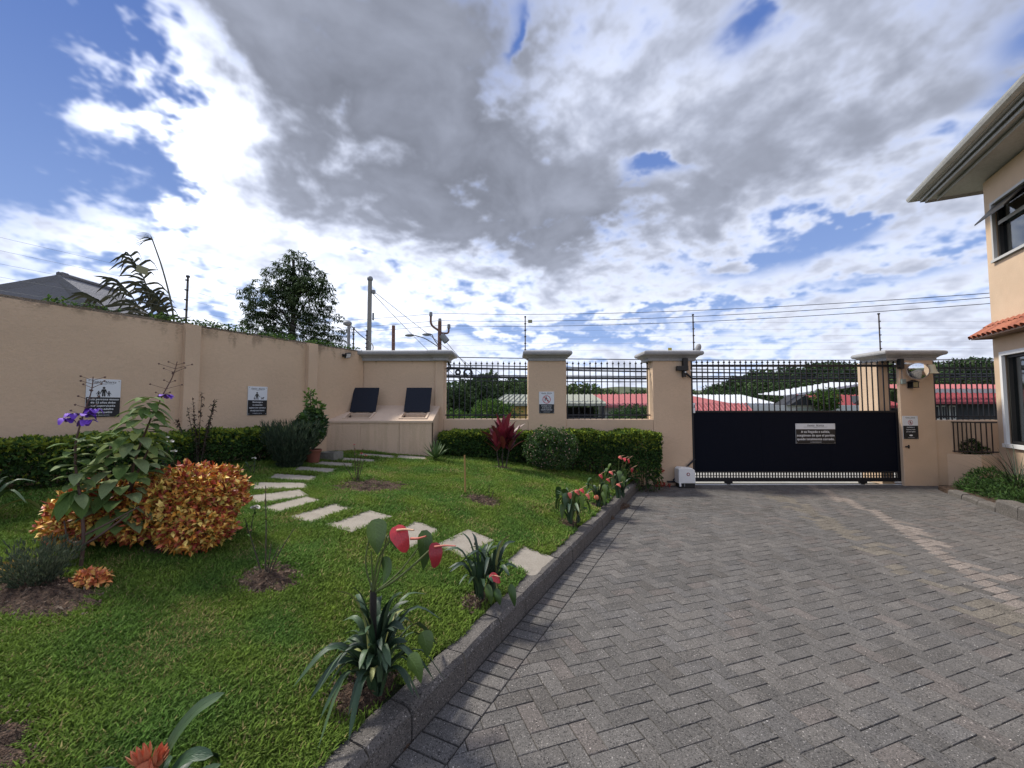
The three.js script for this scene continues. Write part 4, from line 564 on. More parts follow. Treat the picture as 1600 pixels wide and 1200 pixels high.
{ const a = [-1.34, -7.72], b = [2.7, -8.02], len = 3.95; hedge('clipped green hedge with yellow tips along the low front wall', len, (t, o) => { const k = t / len; return [lerp(a[0], b[0], k), lerp(-8.2, -8.2, k) + o * lerp(0.85, 1.05, k)]; }, (t) => 1.06 + 0.02 * noiseA(t * 1.3, 9), 0.62, (x, z) => (x > 2.2 ? 0.0 : lawnY(x, z)), 52, 42000); }

// ---------------------------------------------------------------- strap leaves, petals and big blades: each a part
function blade(path, width, { twist = 0, fold = 0.25, shape = (t) => Math.sin(Math.PI * Math.pow(t, 0.6)) , n = 9, side } = {}) {   // a strip along a curve
  const c = new THREE.CatmullRomCurve3(path.map((p) => V3(...p))), P = [], rows = [];
  for (let i = 0; i <= n; i++) { const t = i / n, p = c.getPoint(t), d = c.getTangent(t), s = (side ? V3(...side) : d.clone().cross(V3(0, 1, 0))); if (s.lengthSq() < 1e-4) s.set(1, 0, 0); s.addScaledVector(d, -s.dot(d)).normalize(); if (twist) s.applyAxisAngle(d, twist); const u = s.clone().cross(d).normalize(), w = width * shape(t) * 0.5, f = fold * w; rows.push([[p.x - s.x * w + u.x * f, p.y - s.y * w + u.y * f, p.z - s.z * w + u.z * f], [p.x, p.y, p.z], [p.x + s.x * w + u.x * f, p.y + s.y * w + u.y * f, p.z + s.z * w + u.z * f]]); }
  const I = [], UV = []; rows.forEach((r, i) => { P.push(...r[0], ...r[1], ...r[2]); UV.push(0, i / n, 0.5, i / n, 1, i / n); }); for (let i = 0; i < n; i++) for (let k = 0; k < 2; k++) { const a = i * 3 + k; I.push(a, a + 1, a + 4, a, a + 4, a + 3); }
  const g = new THREE.BufferGeometry(); g.setAttribute('position', new THREE.Float32BufferAttribute(P, 3)); g.setAttribute('uv', new THREE.Float32BufferAttribute(UV, 2)); g.setIndex(I); g.computeVertexNormals(); return g;
}
const strapShape = (t) => (t < 0.12 ? 0.55 + t * 3 : t < 0.7 ? 0.92 + 0.08 * Math.sin(t * 4) : Math.sqrt(Math.max(0, 1 - ((t - 0.7) / 0.3) ** 2)) * 0.97);
const lance = (t) => Math.pow(Math.sin(Math.PI * Math.min(1, t * 0.985 + 0.012)), 0.8), heart = (t) => (t < 0.28 ? Math.sqrt(1 - ((0.28 - t) / 0.3) ** 2) : Math.pow(Math.max(0.001, Math.cos(((t - 0.28) / 0.72) * 1.571)), 0.9));
const phys = (c, rough, more = {}) => new THREE.MeshPhysicalMaterial({ color: rgb(...c), roughness: rough, side: THREE.DoubleSide, map: veinMap, bumpMap: veinBump, bumpScale: 0.0015, ...more });
const mStrap = [[0.03, 0.065, 0.033], [0.04, 0.085, 0.038], [0.026, 0.052, 0.03], [0.065, 0.115, 0.05]].map((c) => phys(c, 0.5)), mOldStrap = phys([0.28, 0.3, 0.1], 0.55), mHeart = [[0.05, 0.1, 0.02], [0.07, 0.12, 0.025], [0.035, 0.08, 0.022]].map((c) => phys(c, 0.4)), mSpathe = phys([0.62, 0.045, 0.055], 0.28), mSpatheD = phys([0.38, 0.02, 0.03], 0.28), mSpatheP = phys([0.72, 0.14, 0.11], 0.35), mSpadix = phys([0.72, 0.42, 0.27], 0.5), mSpadixR = phys([0.6, 0.16, 0.12], 0.5), mPetiole = phys([0.11, 0.14, 0.04], 0.5), mOrange = phys([0.75, 0.22, 0.12], 0.5), mOrangeL = phys([0.82, 0.45, 0.26], 0.5);
function straps(parent, c, n, len, wid, R, { spread = 0.75, mats = mStrap, from = 0, arc = 6.283, droop = 1 } = {}) {
  for (let i = 0; i < n; i++) {
    const a = from + arc * ((i + R() * 0.8) / n), l = len * (0.6 + 0.6 * R()), e = spread * (0.3 + 0.95 * R()), dx = Math.cos(a), dz = Math.sin(a), r0 = 0.015 + 0.02 * R(), hgt = l * Math.cos(e * 0.75), run = l * Math.sin(e * 0.9), y = c[1];
    const path = [[c[0] + dx * r0, y - 0.02, c[2] + dz * r0], [c[0] + dx * run * 0.25, y + hgt * 0.45, c[2] + dz * run * 0.25], [c[0] + dx * run * 0.65, y + hgt * (0.86 - 0.12 * e * droop), c[2] + dz * run * 0.65], [c[0] + dx * run * 1.12, y + hgt * (1.0 - 0.75 * e * e * droop), c[2] + dz * run * 1.12]];
    part('leaf', blade(path, wid * (0.8 + 0.4 * R()), { fold: 0.35, shape: strapShape, n: 10, twist: (R() - 0.5) * 1.3 }), R() < 0.04 ? mOldStrap : mats[Math.floor(R() * mats.length)], parent);
  }
}
function spathe(parent, base, axis, face, len, wid, mat, spadixTo, sm = mSpadix) {   // heart-shaped bract with its spike
  const b = V3(...base), d = V3(...axis).normalize(), f = V3(...face).normalize(), s = d.clone().cross(f).normalize(), path = [-0.18, 0.2, 0.55, 0.85, 1].map((t) => { const p = b.clone().addScaledVector(d, t * len).addScaledVector(f, len * (0.12 * Math.sin(t * 3) - 0.14 * t * t)); return p.toArray(); });
  const g = blade(path, wid, { fold: 0.3, shape: (t) => (t < 0.28 ? Math.sqrt(1 - ((0.28 - t) / 0.3) ** 2) : Math.max(0.001, Math.pow(1 - (t - 0.28) / 0.72, 0.85) * (1 + 0.3 * (t - 0.28)))), n: 14, side: s.toArray() });
  const m = part('spathe', g, mat, parent); if (spadixTo) part('spadix', limb([base, [lerp(base[0], spadixTo[0], 0.5), lerp(base[1], spadixTo[1], 0.5) + 0.004, lerp(base[2], spadixTo[2], 0.5)], spadixTo], len * 0.055, len * 0.03, 7, 6), sm, m); return m;
}
// the tall red-flowered plant by the kerb
{
  const R = seeded(61), y0 = lawnY(-0.66, -2.1), p = thing('anthurium_plant', 'tall plant with two large red heart-shaped flowers above dark strap leaves', 'flower'), s = (a, b, r = 0.0055, bend = [0, 0, 0]) => part('stem', limb([a, [(a[0] + b[0]) / 2 + bend[0], (a[1] + b[1]) / 2 + bend[1], (a[2] + b[2]) / 2 + bend[2]], b], r, r * 0.8, 6, 8), mPetiole, p);
  straps(p, [-0.66, y0 + 0.02, -2.1], 56, 0.37, 0.028, R, { spread: 0.95 }); straps(p, [-0.67, y0 + 0.08, -2.1], 24, 0.42, 0.03, R, { spread: 0.62 }); straps(p, [-0.64, y0 + 0.1, -2.08], 10, 0.36, 0.028, R, { spread: 0.4, from: 1 });
  part('trunk', limb([[-0.665, y0, -2.1], [-0.68, 0.4, -2.1], [-0.683, 0.645, -2.1]], 0.02, 0.017, 8, 8), mBark, p);
  const T = [-0.683, 0.63, -2.1];
  s(T, [-0.565, 0.938, -2.08], 0.006, [-0.035, 0.01, 0]); s(T, [-0.378, 0.872, -2.06], 0.006, [-0.02, -0.03, 0.02]); s(T, [-0.711, 0.913, -2.12], 0.0045, [-0.03, 0, 0]); s(T, [-0.63, 0.9, -2.14], 0.0045); s(T, [-0.45, 0.87, -2.15], 0.0045, [0, -0.03, 0]); s(T, [-0.69, 0.84, -2.08], 0.0045); s(T, [-0.6, 0.78, -2.12], 0.004);
  spathe(p, [-0.562, 0.945, -2.07], [0.42, -0.85, 0.12], [0.3, 0.25, 0.9], 0.115, 0.088, mSpathe, [-0.461, 0.969, -1.99]);
  spathe(p, [-0.375, 0.872, -2.05], [0.06, -0.98, 0.1], [0.5, 0.1, 0.86], 0.1, 0.07, mSpatheD, [-0.266, 0.893, -2.0], mSpadixR);
  part('spadix', limb([[-0.492, 0.908, -2.06], [-0.45, 0.918, -2.03], [-0.405, 0.938, -2.0]], 0.007, 0.004, 7, 6), mSpadixR, p);
  const H = (path, w, k, side) => part('leaf', blade(path, w, { fold: 0.22, shape: heart, n: 10, side }), mHeart[k], p);
  H([[-0.69, 0.985, -2.12], [-0.68, 0.94, -2.1], [-0.668, 0.885, -2.08], [-0.655, 0.825, -2.07]], 0.12, 1, [1, 0.15, 0.3]); H([[-0.62, 0.92, -2.14], [-0.59, 0.9, -2.1], [-0.56, 0.86, -2.06]], 0.08, 2, [0.6, 0.7, 0.3]); H([[-0.445, 0.925, -2.14], [-0.44, 0.87, -2.12], [-0.44, 0.8, -2.12], [-0.445, 0.73, -2.13]], 0.085, 0, [0.95, 0, 0.3]); H([[-0.64, 0.8, -2.12], [-0.62, 0.75, -2.1], [-0.63, 0.68, -2.08]], 0.06, 0, [1, 0, 0.4]);
  H([[-0.42, 0.5, -2.0], [-0.4, 0.46, -1.98], [-0.39, 0.4, -1.97]], 0.09, 1, [1, 0.2, 0.4]); H([[-0.47, 0.42, -1.95], [-0.43, 0.39, -1.92], [-0.4, 0.33, -1.9]], 0.08, 1, [1, 0.3, 0.4]);
}
// strap-leaved plant with one small red flower, further along the kerb
{
  const R = seeded(62), y0 = lawnY(-0.2, -3.02), p = thing('anthurium_plant', 'bushy strap-leaved plant with one small red flower beside the stepping stone at the kerb', 'flower');
  straps(p, [-0.23, y0 + 0.02, -3.04], 24, 0.43, 0.026, R, { spread: 0.6 }); straps(p, [-0.14, y0 + 0.04, -3.1], 17, 0.42, 0.026, R, { spread: 0.6 });
  part('stem', limb([[-0.19, y0, -3], [-0.17, 0.3, -2.98], [-0.14, 0.375, -2.96]], 0.006, 0.004), mPetiole, p); spathe(p, [-0.14, 0.38, -2.95], [0.75, -0.55, 0.2], [0.1, 0.5, 0.85], 0.075, 0.055, mSpathe, [-0.075, 0.388, -2.9]);
  for (const [x, y, l, k] of [[-0.17, 0.33, 0.13, 1], [-0.11, 0.3, 0.1, 0], [-0.01, 0.33, 0.14, 0]]) part('leaf', blade([[x, y, -2.93], [x + 0.015, y - l * 0.5, -2.9], [x + 0.03, y - l, -2.9]], 0.055, { shape: heart, side: [1, 0, 0.3] }), mHeart[k], p);
}
// three clumps by the far end of the kerb
[[0.68, -4.92, 63, [[-0.03, 0.4, 'p'], [0.1, 0.44, 'r'], [0.17, 0.38, 'p'], [0.05, 0.42, 'p']], 0.4, 'leafy clump with pale red flowers between kerb and staked bare patch'], [1.2, -5.86, 64, [[0.0, 0.46, 'r'], [0.1, 0.4, 'r'], [0.14, 0.5, 'p'], [0.24, 0.33, 'p'], [-0.05, 0.16, 'o']], 0.36, 'clump of leaves with bright red flowers and one orange bloom by the kerb'], [1.64, -6.5, 65, [[0.07, 0.62, 'r'], [0.0, 0.64, 'p'], [0.13, 0.6, 'r'], [0.18, 0.47, 'd']], 0.46, 'leafy clump with red flowers held high, beside the hedge end']].forEach(([x, z, seed, fl, h, label]) => {
  const R = seeded(seed), y = lawnY(x, z), p = thing('anthurium_plant', label, 'flower');
  straps(p, [x, y, z], 20, h, 0.03, R, { spread: 0.6 }); straps(p, [x + 0.1, y, z - 0.12], 12, h * 0.8, 0.028, R, { spread: 0.6 });
  for (let i = 0; i < 13; i++) { const a = R() * 6.283, r = 0.05 + 0.13 * R(), yy = y + h * (0.55 + 0.55 * R()), bx = x + Math.cos(a) * r, bz = z + Math.sin(a) * r; part('stem', limb([[x, y, z], [x + Math.cos(a) * r * 0.4, y + h * 0.5, z + Math.sin(a) * r * 0.4], [bx, yy, bz]], 0.004, 0.003, 5, 5), mPetiole, p); part('leaf', blade([[bx, yy + 0.02, bz], [bx + Math.cos(a) * 0.03, yy - 0.03, bz + Math.sin(a) * 0.03], [bx + Math.cos(a) * 0.05, yy - 0.15, bz + Math.sin(a) * 0.05]], 0.08, { shape: heart, side: [Math.sin(a), 0.2, Math.cos(a) + 0.3] }), mHeart[Math.floor(R() * 3)], p); }
  for (const [dx, dy, k] of fl) { const b = [x + dx, y + dy, z + 0.08 + R() * 0.06]; part('stem', limb([[x, y, z], [x + dx * 0.4, y + dy * 0.6, z + 0.03], b], 0.005, 0.004, 5, 6), mPetiole, p); if (k === 'o') { part('bloom', new THREE.IcosahedronGeometry(0.035, 1).translate(...b), mOrange, p); continue; } spathe(p, b, [0.2 + R() * 0.9 - 0.3, -0.4 - R() * 0.5, 0.5 * R()], [R() - 0.5, 0.3 + 0.6 * R(), 0.7], 0.06, 0.05, k === 'r' ? mSpathe : k === 'd' ? mSpatheD : mSpatheP, [b[0] + 0.07, b[1] + 0.02 + R() * 0.04, b[2] + 0.03]); }
});
// orange-flowered plant at the near edge
{
  const R = seeded(66), y0 = lawnY(-1.19, -1.42) - 0.02, p = thing('clivia_plant', 'strap-leaved plant with coral trumpet flowers in the near grass', 'flower'), B = [-1.17, y0, -1.42];
  const S = (path, w, m) => part('leaf', blade(path, w, { fold: 0.3, shape: strapShape, n: 12, twist: path[3][0] > -1.17 ? 0.75 : -0.75 }), m, p);
  S([B, [-1.14, 0.4, -1.43], [-1.06, 0.53, -1.45], [-0.97, 0.585, -1.46]], 0.042, mStrap[3]); S([B, [-1.1, 0.36, -1.41], [-1.03, 0.43, -1.4], [-0.96, 0.43, -1.4]], 0.04, mStrap[1]); S([B, [-1.08, 0.32, -1.38], [-1.0, 0.38, -1.37], [-0.92, 0.42, -1.38]], 0.036, mStrap[3]); S([B, [-1.22, 0.33, -1.4], [-1.3, 0.37, -1.4], [-1.38, 0.34, -1.4]], 0.04, mStrap[1]); S([B, [-1.2, 0.34, -1.36], [-1.26, 0.37, -1.33], [-1.36, 0.3, -1.3]], 0.036, mStrap[0]); S([B, [-1.1, 0.3, -1.33], [-1.06, 0.31, -1.28], [-1.02, 0.24, -1.22]], 0.038, mStrap[1]);
  straps(p, B, 9, 0.24, 0.036, R, { spread: 1.1 });
  part('stem', limb([B, [-1.18, 0.3, -1.42], [-1.18, 0.34, -1.42]], 0.01, 0.008), mGreenStem, p);
  for (const [a, t] of [[2.0, 0.25], [1.75, 0.5], [0.85, 0.3], [1.05, 0.6], [0.6, 0.1], [2.3, 0.0]]) { const d = V3(Math.cos(a) * 0.75, 1.0 - 0.1 * t, 0.2 - t * 0.3).normalize(), b = V3(-1.18, 0.345, -1.42), f = part('bloom', limb([b.toArray(), b.clone().addScaledVector(d, 0.035).toArray(), b.clone().addScaledVector(d, 0.06).toArray()], 0.006, 0.013, 6, 4), mOrange, p); for (let k = 0; k < 6; k++) { const q = d.clone().cross(V3(0.3, 0.2, 1)).normalize().applyAxisAngle(d, k * 1.047), o = b.clone().addScaledVector(d, 0.045), m1 = o.clone().addScaledVector(d, 0.03).addScaledVector(q, 0.011), e = o.clone().addScaledVector(d, 0.062).addScaledVector(q, 0.017); part('petal', blade([o.toArray(), m1.toArray(), e.toArray()], 0.017, { shape: lance, n: 5, side: d.clone().cross(q).toArray() }), k % 3 ? mOrange : mOrangeL, f); } }
}
// croton: two domes of orange and red leaves
{
  const cr = [[0.72, 0.33, 0.05], [0.84, 0.58, 0.16], [0.55, 0.18, 0.05], [0.36, 0.06, 0.035], [0.8, 0.42, 0.09], [0.82, 0.6, 0.15], [0.36, 0.28, 0.05], [0.5, 0.12, 0.05], [0.3, 0.05, 0.03]], mCroton = leafMat({ roughness: 0.48, specularIntensity: 0.8, transmission: 0 });
  const a = thing('croton_bush', 'large round croton bush of orange and red leaves on the lawn', 'bush'), L = new Leaves(71);
  ball(L, [-2.66, 0.76, -3.0], [0.2, 0.15, 0.18], 1800, 0.046, 0.025, cr, { shell: 0.5, up: 0.4 }); ball(L, [-2.4, 0.87, -3.2], [0.31, 0.2, 0.29], 7000, 0.046, 0.025, cr, { shell: 0.58, up: 0.45, lump: 0.22 }); ball(L, [-2.28, 0.68, -3.05], [0.23, 0.15, 0.2], 2600, 0.042, 0.023, cr, { up: 0.4 }); for (let i = 0; i < 70; i++) { const d = L.dir(); if (d.y < -0.35) continue; const k = 0.98 + 0.16 * L.R(); ball(L, [-2.4 + d.x * 0.3 * k, 0.87 + d.y * 0.2 * k, -3.2 + d.z * 0.29 * k], [0.035, 0.045, 0.035], 22, 0.05, 0.026, cr.slice(Math.floor(L.R() * 5), 9), { shell: 0.2, up: 0.9 }); } stuffPart('foliage', L, a, mCroton);
  for (let i = 0; i < 8; i++) { const t = i * 0.785; part('branch', limb([[-2.38, lawnY(-2.38, -3.18) - 0.03, -3.18], [-2.38 + 0.1 * Math.cos(t), 0.72, -3.18 + 0.1 * Math.sin(t)], [-2.38 + 0.22 * Math.cos(t), 0.95, -3.18 + 0.22 * Math.sin(t)]], 0.014, 0.006), mStem, a); }
  const b = thing('croton_bush', 'lower spreading croton bush of orange leaves under the purple-flowered shrub', 'bush'), M = new Leaves(72);
  ball(M, [-2.9, 0.79, -3.02], [0.27, 0.18, 0.24], 5200, 0.042, 0.023, cr, { shell: 0.6, up: 0.5, lump: 0.2 }); ball(M, [-3.1, 0.69, -3.0], [0.17, 0.11, 0.16], 1600, 0.042, 0.022, cr, { up: 0.5 }); for (let i = 0; i < 45; i++) { const d = M.dir(); if (d.y < -0.3) continue; ball(M, [-2.93 + d.x * 0.3, 0.79 + d.y * 0.19, -3.02 + d.z * 0.25], [0.035, 0.045, 0.035], 22, 0.05, 0.026, cr, { shell: 0.2, up: 0.9 }); } stuffPart('foliage', M, b, mCroton);
  for (let i = 0; i < 6; i++) { const t = i * 1.047; part('branch', limb([[-2.92, lawnY(-2.9, -3.05) - 0.03, -3.05], [-2.92 + 0.1 * Math.cos(t), 0.66, -3.05 + 0.08 * Math.sin(t)], [-2.92 + 0.2 * Math.cos(t), 0.8, -3.05 + 0.16 * Math.sin(t)]], 0.012, 0.005), mStem, b); }
  const c = thing('croton_bush', 'tiny croton tuft at the edge of a bare patch', 'bush'), N = new Leaves(73), yc = lawnY(-2.43, -2.47); ball(N, [-2.43, yc + 0.05, -2.47], [0.085, 0.04, 0.06], 300, 0.032, 0.018, [[0.75, 0.42, 0.12], [0.7, 0.26, 0.08], [0.5, 0.14, 0.06]], { up: 0.7 }); ball(N, [-2.9, lawnY(-2.9, -2.5) + 0.05, -2.5], [0.08, 0.05, 0.06], 110, 0.045, 0.025, [[0.6, 0.4, 0.12], G3], { up: 0.7 }); stuffPart('foliage', N, c, mCroton); part('branch', limb([[-2.43, yc - 0.02, -2.47], [-2.42, yc + 0.03, -2.47], [-2.4, yc + 0.07, -2.47]], 0.006, 0.003), mStem, c);
}
// purple-flowered shrubs with large downy leaves
const mDown = [[0.18, 0.255, 0.075], [0.27, 0.34, 0.16], [0.12, 0.2, 0.05]].map((c) => new THREE.MeshPhysicalMaterial({ color: rgb(...c), roughness: 0.9, specularIntensity: 0.4, transmission: 0.25, thickness: 0, side: THREE.DoubleSide, map: veinMap, bumpMap: veinBump, bumpScale: 0.003 })), mPurple = [phys([0.16, 0.045, 0.5], 0.7), phys([0.22, 0.07, 0.6], 0.7)], mTwig = std(rgb(0.12, 0.07, 0.055), 0.85);
function bigLeaf(parent, b, a, e, len, wid, R) { const d = V3(Math.cos(a) * Math.cos(e), Math.sin(e), Math.sin(a) * Math.cos(e)), p = V3(...b), q = (t, y) => p.clone().addScaledVector(d, t * len).add(V3(0, -y * len, 0)).toArray(); part('leaf', blade([b, q(0.3, 0.0), q(0.65, 0.07), q(1, 0.28)], wid, { fold: 0.3, shape: lance, n: 7 }), mDown[Math.floor(R() * 3)], parent); }
function flowerStalk(parent, pts, R, blooms) {
  part('stalk', limb(pts, 0.0055, 0.0025, 6, 10), mTwig, parent); const c = new THREE.CatmullRomCurve3(pts.map((p) => V3(...p)));
  for (let i = 3; i < 11; i++) { const p = c.getPoint(i / 11), a = i * 2.4, l = 0.03 + 0.04 * R(); for (const s of [0, Math.PI]) { const e = [p.x + Math.cos(a + s) * l * 1.6, p.y + l * 0.5, p.z + Math.sin(a + s) * l]; part('twig', rod(p.toArray(), e, 0.0022, 0.0015, 4), mTwig, parent); part('bud', new THREE.IcosahedronGeometry(0.007, 0).translate(...e), mTwig, parent); } }
  for (const [x, y, z] of blooms) { const f = part('bloom', new THREE.IcosahedronGeometry(0.012, 0).translate(x, y, z), mPurple[0], parent); for (let k = 0; k < 5; k++) { const a = k * 1.257 + R(), d = [Math.cos(a), 0.25 * R(), Math.sin(a)]; part('petal', blade([[x, y, z], [x + d[0] * 0.025, y + 0.012, z + d[2] * 0.02], [x + d[0] * 0.052, y - 0.012 + 0.03 * (R() - 0.5), z + d[2] * 0.042]], 0.048, { shape: (t) => Math.sin(Math.PI * Math.min(0.98, 0.15 + t * 0.75)), n: 5 }), mPurple[k % 2], f); } }
}
{
  const R = seeded(81), t = thing('purple_flower_shrub', 'slender shrub with purple flowers and large downy leaves before the family sign', 'shrub'), y0 = lawnY(-2.7, -2.66);
  part('branch', limb([[-2.7, y0 - 0.02, -2.66], [-2.69, 0.72, -2.66], [-2.72, 0.95, -2.66], [-2.77, 1.2, -2.66], [-2.77, 1.35, -2.66]], 0.011, 0.006), mTwig, t); part('branch', limb([[-2.69, 0.68, -2.66], [-2.62, 0.72, -2.66], [-2.45, 0.86, -2.7]], 0.009, 0.005), mTwig, t); part('branch', limb([[-2.69, 0.7, -2.66], [-2.8, 0.7, -2.68], [-2.86, 0.82, -2.7]], 0.008, 0.004), mTwig, t); part('branch', limb([[-2.69, 0.74, -2.66], [-2.55, 0.82, -2.7], [-2.42, 0.9, -2.74]], 0.007, 0.004), mTwig, t);
  for (let i = 0; i < 22; i++) { const f = i / 21, y = lerp(1.0, 1.33, f), x = -2.74 - 0.03 * f; bigLeaf(t, [x, y, -2.66], i * 2.4 + 0.5, 0.3 - 0.9 * (1 - f) * R(), 0.1 + 0.06 * R(), 0.065, R); }
  for (const a of [0.4, 1.5, 2.6, 3.6, 5.2]) bigLeaf(t, [-2.76, 1.02, -2.66], a, -0.9, 0.16, 0.1, R);
  for (let i = 0; i < 5; i++) bigLeaf(t, [-2.66, 1.3 + 0.02 * i, -2.68], i * 1.9, 0.2, 0.11, 0.055, R);
  flowerStalk(t, [[-2.77, 1.34, -2.66], [-2.74, 1.48, -2.66], [-2.69, 1.65, -2.66], [-2.685, 1.74, -2.66]], R, [[-2.84, 1.46, -2.66], [-2.81, 1.49, -2.67], [-2.69, 1.49, -2.64], [-2.685, 1.45, -2.64], [-2.67, 1.52, -2.66]]);
  const u = thing('purple_flower_shrub', 'bushy shrub with a long bare flower stalk above the orange croton', 'shrub'), y1 = lawnY(-2.72, -3.05);
  part('branch', limb([[-2.72, y1 - 0.02, -3.02], [-2.73, 0.85, -3.0], [-2.7, 1.15, -3.0], [-2.6, 1.5, -3.02]], 0.011, 0.006), mTwig, u); part('branch', limb([[-2.73, 0.85, -3.0], [-2.85, 1.05, -2.95], [-2.84, 1.3, -2.97]], 0.011, 0.006), mTwig, u); part('branch', limb([[-2.72, 0.95, -3.0], [-2.6, 1.1, -2.92], [-2.52, 1.28, -2.92]], 0.01, 0.005), mTwig, u);
  for (let i = 0; i < 125; i++) { const f = (i + 0.5) / 125, y = lerp(0.74, 1.62, f), x = lerp(-2.74, -2.58, smooth(0.3, 1, f)), r = 0.1 * Math.sin(Math.PI * Math.min(1, f * 0.9 + 0.12)), a = i * 2.4; bigLeaf(u, [x + 0.03 + Math.cos(a) * r, y, -2.92 + Math.sin(a) * r], a, 0.25 - 0.75 * R(), lerp(0.15, 0.1, f) + 0.05 * R(), lerp(0.1, 0.058, f), R); }
  flowerStalk(u, [[-2.59, 1.5, -3.02], [-2.55, 1.62, -3.03], [-2.49, 1.78, -3.05], [-2.465, 1.88, -3.05]], R, [[-2.5, 1.62, -3.0]]);
}
// fine-leaved and thin plants
function spikes(name, label, c, n, h, r, cols, seed, w = 0.006) { const t = thing(name, label, 'plant'), L = new Leaves(seed), R = L.R; for (let i = 0; i < n; i++) { const a = R() * 6.283, q = Math.sqrt(R()) * r, b = V3(c[0] + Math.cos(a) * q * 0.45, c[1], c[2] + Math.sin(a) * q * 0.45), d = V3(Math.cos(a) * q, h * (0.6 + 0.5 * R()), Math.sin(a) * q), l = d.length(), steps = 5; for (let k = 0; k < steps; k++) { const p = b.clone().addScaledVector(d, k / steps); for (let m = 0; m < 3; m++) L.leaf(p, d.clone().normalize().multiplyScalar(1.3).add(L.dir().multiplyScalar(0.5)), L.dir(), (l / steps) * 0.75, w, L.pick(cols)); } } stuffPart('foliage', L, t); const S = []; for (let i = 0; i < 10; i++) { const a = i * 0.63; S.push(rod([c[0], c[1] - 0.02, c[2]], [c[0] + Math.cos(a) * r * 0.5, c[1] + h * 0.6, c[2] + Math.sin(a) * r * 0.5], 0.005, 0.002, 4)); } part('stems', S, mStem, t); return t; }
spikes('lavender_plant', 'grey-green feathery lavender clump in a bare patch', [-2.7, lawnY(-2.7, -2.42), -2.42], 240, 0.27, 0.15, [[0.085, 0.105, 0.065], [0.06, 0.085, 0.05], [0.1, 0.12, 0.075]], 91);
spikes('rosemary_bush', 'grey-green rosemary bush beside the potted plant', [-3.07, lawnY(-3.07, -5.8), -5.8], 520, 0.66, 0.28, [[0.05, 0.075, 0.045], [0.035, 0.06, 0.035], [0.07, 0.095, 0.055]], 92, 0.01);
function rose(label, x, z, stems, seed, { leaf = 0, cols = [G1, [0.1, 0.05, 0.03]], flowers = [], size = 0.03, wood = mStem } = {}) {
  const t = thing('rose_bush', label, 'rose bush'), L = new Leaves(seed), R = L.R, y = lawnY(x, z);
  for (const [dx, h, dz = 0] of stems) { const pts = [[x + dx * 0.1, y - 0.02, z], [x + dx * 0.5 + 0.02 * (R() - 0.5), y + h * 0.5, z + dz * 0.5], [x + dx, y + h, z + dz]]; part('stem', limb(pts, 0.0055, 0.0025, 5, 7), wood, t); const c = new THREE.CatmullRomCurve3(pts.map((p) => V3(...p))); for (let i = 0; i < leaf; i++) { const p = c.getPoint(0.2 + 0.8 * R()); L.leaf(p, L.dir().add(V3(0, 0.3, 0)), V3(0, 1, 0), size * (0.8 + R()), size * 0.6, L.pick(cols)); } }
  if (L.P.length) stuffPart('foliage', L, t);
  for (const [dx, dy, dz, c, s] of flowers) { const f = new THREE.Group(); f.name = 'bloom'; f.position.set(x + dx, y + dy, z + dz); t.add(f); const m = phys(c, 0.6); for (let k = 0; k < 9; k++) { const a = k * 2.4, q = s * (0.35 + 0.07 * k); part('petal', blade([[0, 0, 0], [Math.cos(a) * q * 0.6, s * 0.35, Math.sin(a) * q * 0.6], [Math.cos(a) * q, s * (0.7 - 0.07 * k), Math.sin(a) * q]], s * 0.8, { shape: (u) => Math.sin(Math.PI * Math.min(0.97, 0.2 + u * 0.68)), n: 4 }), m, f); } }
}
const WHITE = [0.8, 0.76, 0.68], RED = [0.45, 0.05, 0.07];
rose('thin rose bush with red buds in the large bare patch', -1.95, -5.3, [[-0.05, 0.48], [0.06, 0.42], [0.0, 0.34], [-0.18, 0.24], [0.1, 0.36]], 101, { leaf: 9, flowers: [[0.05, 0.36, 0.02, RED, 0.025], [-0.05, 0.47, 0, RED, 0.02], [0.1, 0.33, 0, [0.5, 0.15, 0.15], 0.025]], cols: [G1, [0.12, 0.05, 0.04]] });
rose('pruned rose with long bare stems in a small round bare patch', -1.62, -2.8, [[-0.02, 0.6], [-0.12, 0.3], [0.18, 0.32], [0.08, 0.2], [0.03, 0.22]], 102, { leaf: 7, cols: [[0.18, 0.16, 0.05], [0.14, 0.06, 0.04], G2], size: 0.025 });
rose('tiny rose sapling in the bare patch by the stake', -0.28, -5.2, [[0, 0.2], [0.05, 0.12]], 103, { leaf: 8, size: 0.022 });
rose('dark leggy rose bush rising above the long hedge', -3.83, -5.12, [[-0.2, 0.8, -0.05], [-0.1, 0.92], [0.05, 0.98, 0.05], [0.15, 0.75], [0.0, 0.7, 0.1], [0.1, 0.9, -0.1], [-0.25, 0.65, 0.05], [0.2, 0.86, 0.03]], 104, { leaf: 52, cols: [[0.06, 0.04, 0.032], [0.05, 0.065, 0.03], [0.085, 0.05, 0.04]], size: 0.04, flowers: [] });
rose('white rose bush between the croton and the long hedge', -3.75, -4.5, [[-0.1, 0.4], [0.05, 0.48], [0.14, 0.42, 0.1], [0.0, 0.36], [0.2, 0.4, 0.05]], 105, { leaf: 26, cols: [G1, DG, G2], size: 0.04, flowers: [[0.05, 0.5, 0.02, WHITE, 0.035], [0.16, 0.46, 0.1, WHITE, 0.045], [-0.08, 0.43, 0, WHITE, 0.03], [0.2, 0.36, 0.1, WHITE, 0.04]] });
rose('low white rose flowering against the croton bush', -2.1, -3.4, [[0.03, 0.2], [-0.05, 0.14]], 106, { leaf: 5, flowers: [[0.03, 0.21, 0, WHITE, 0.05]] });
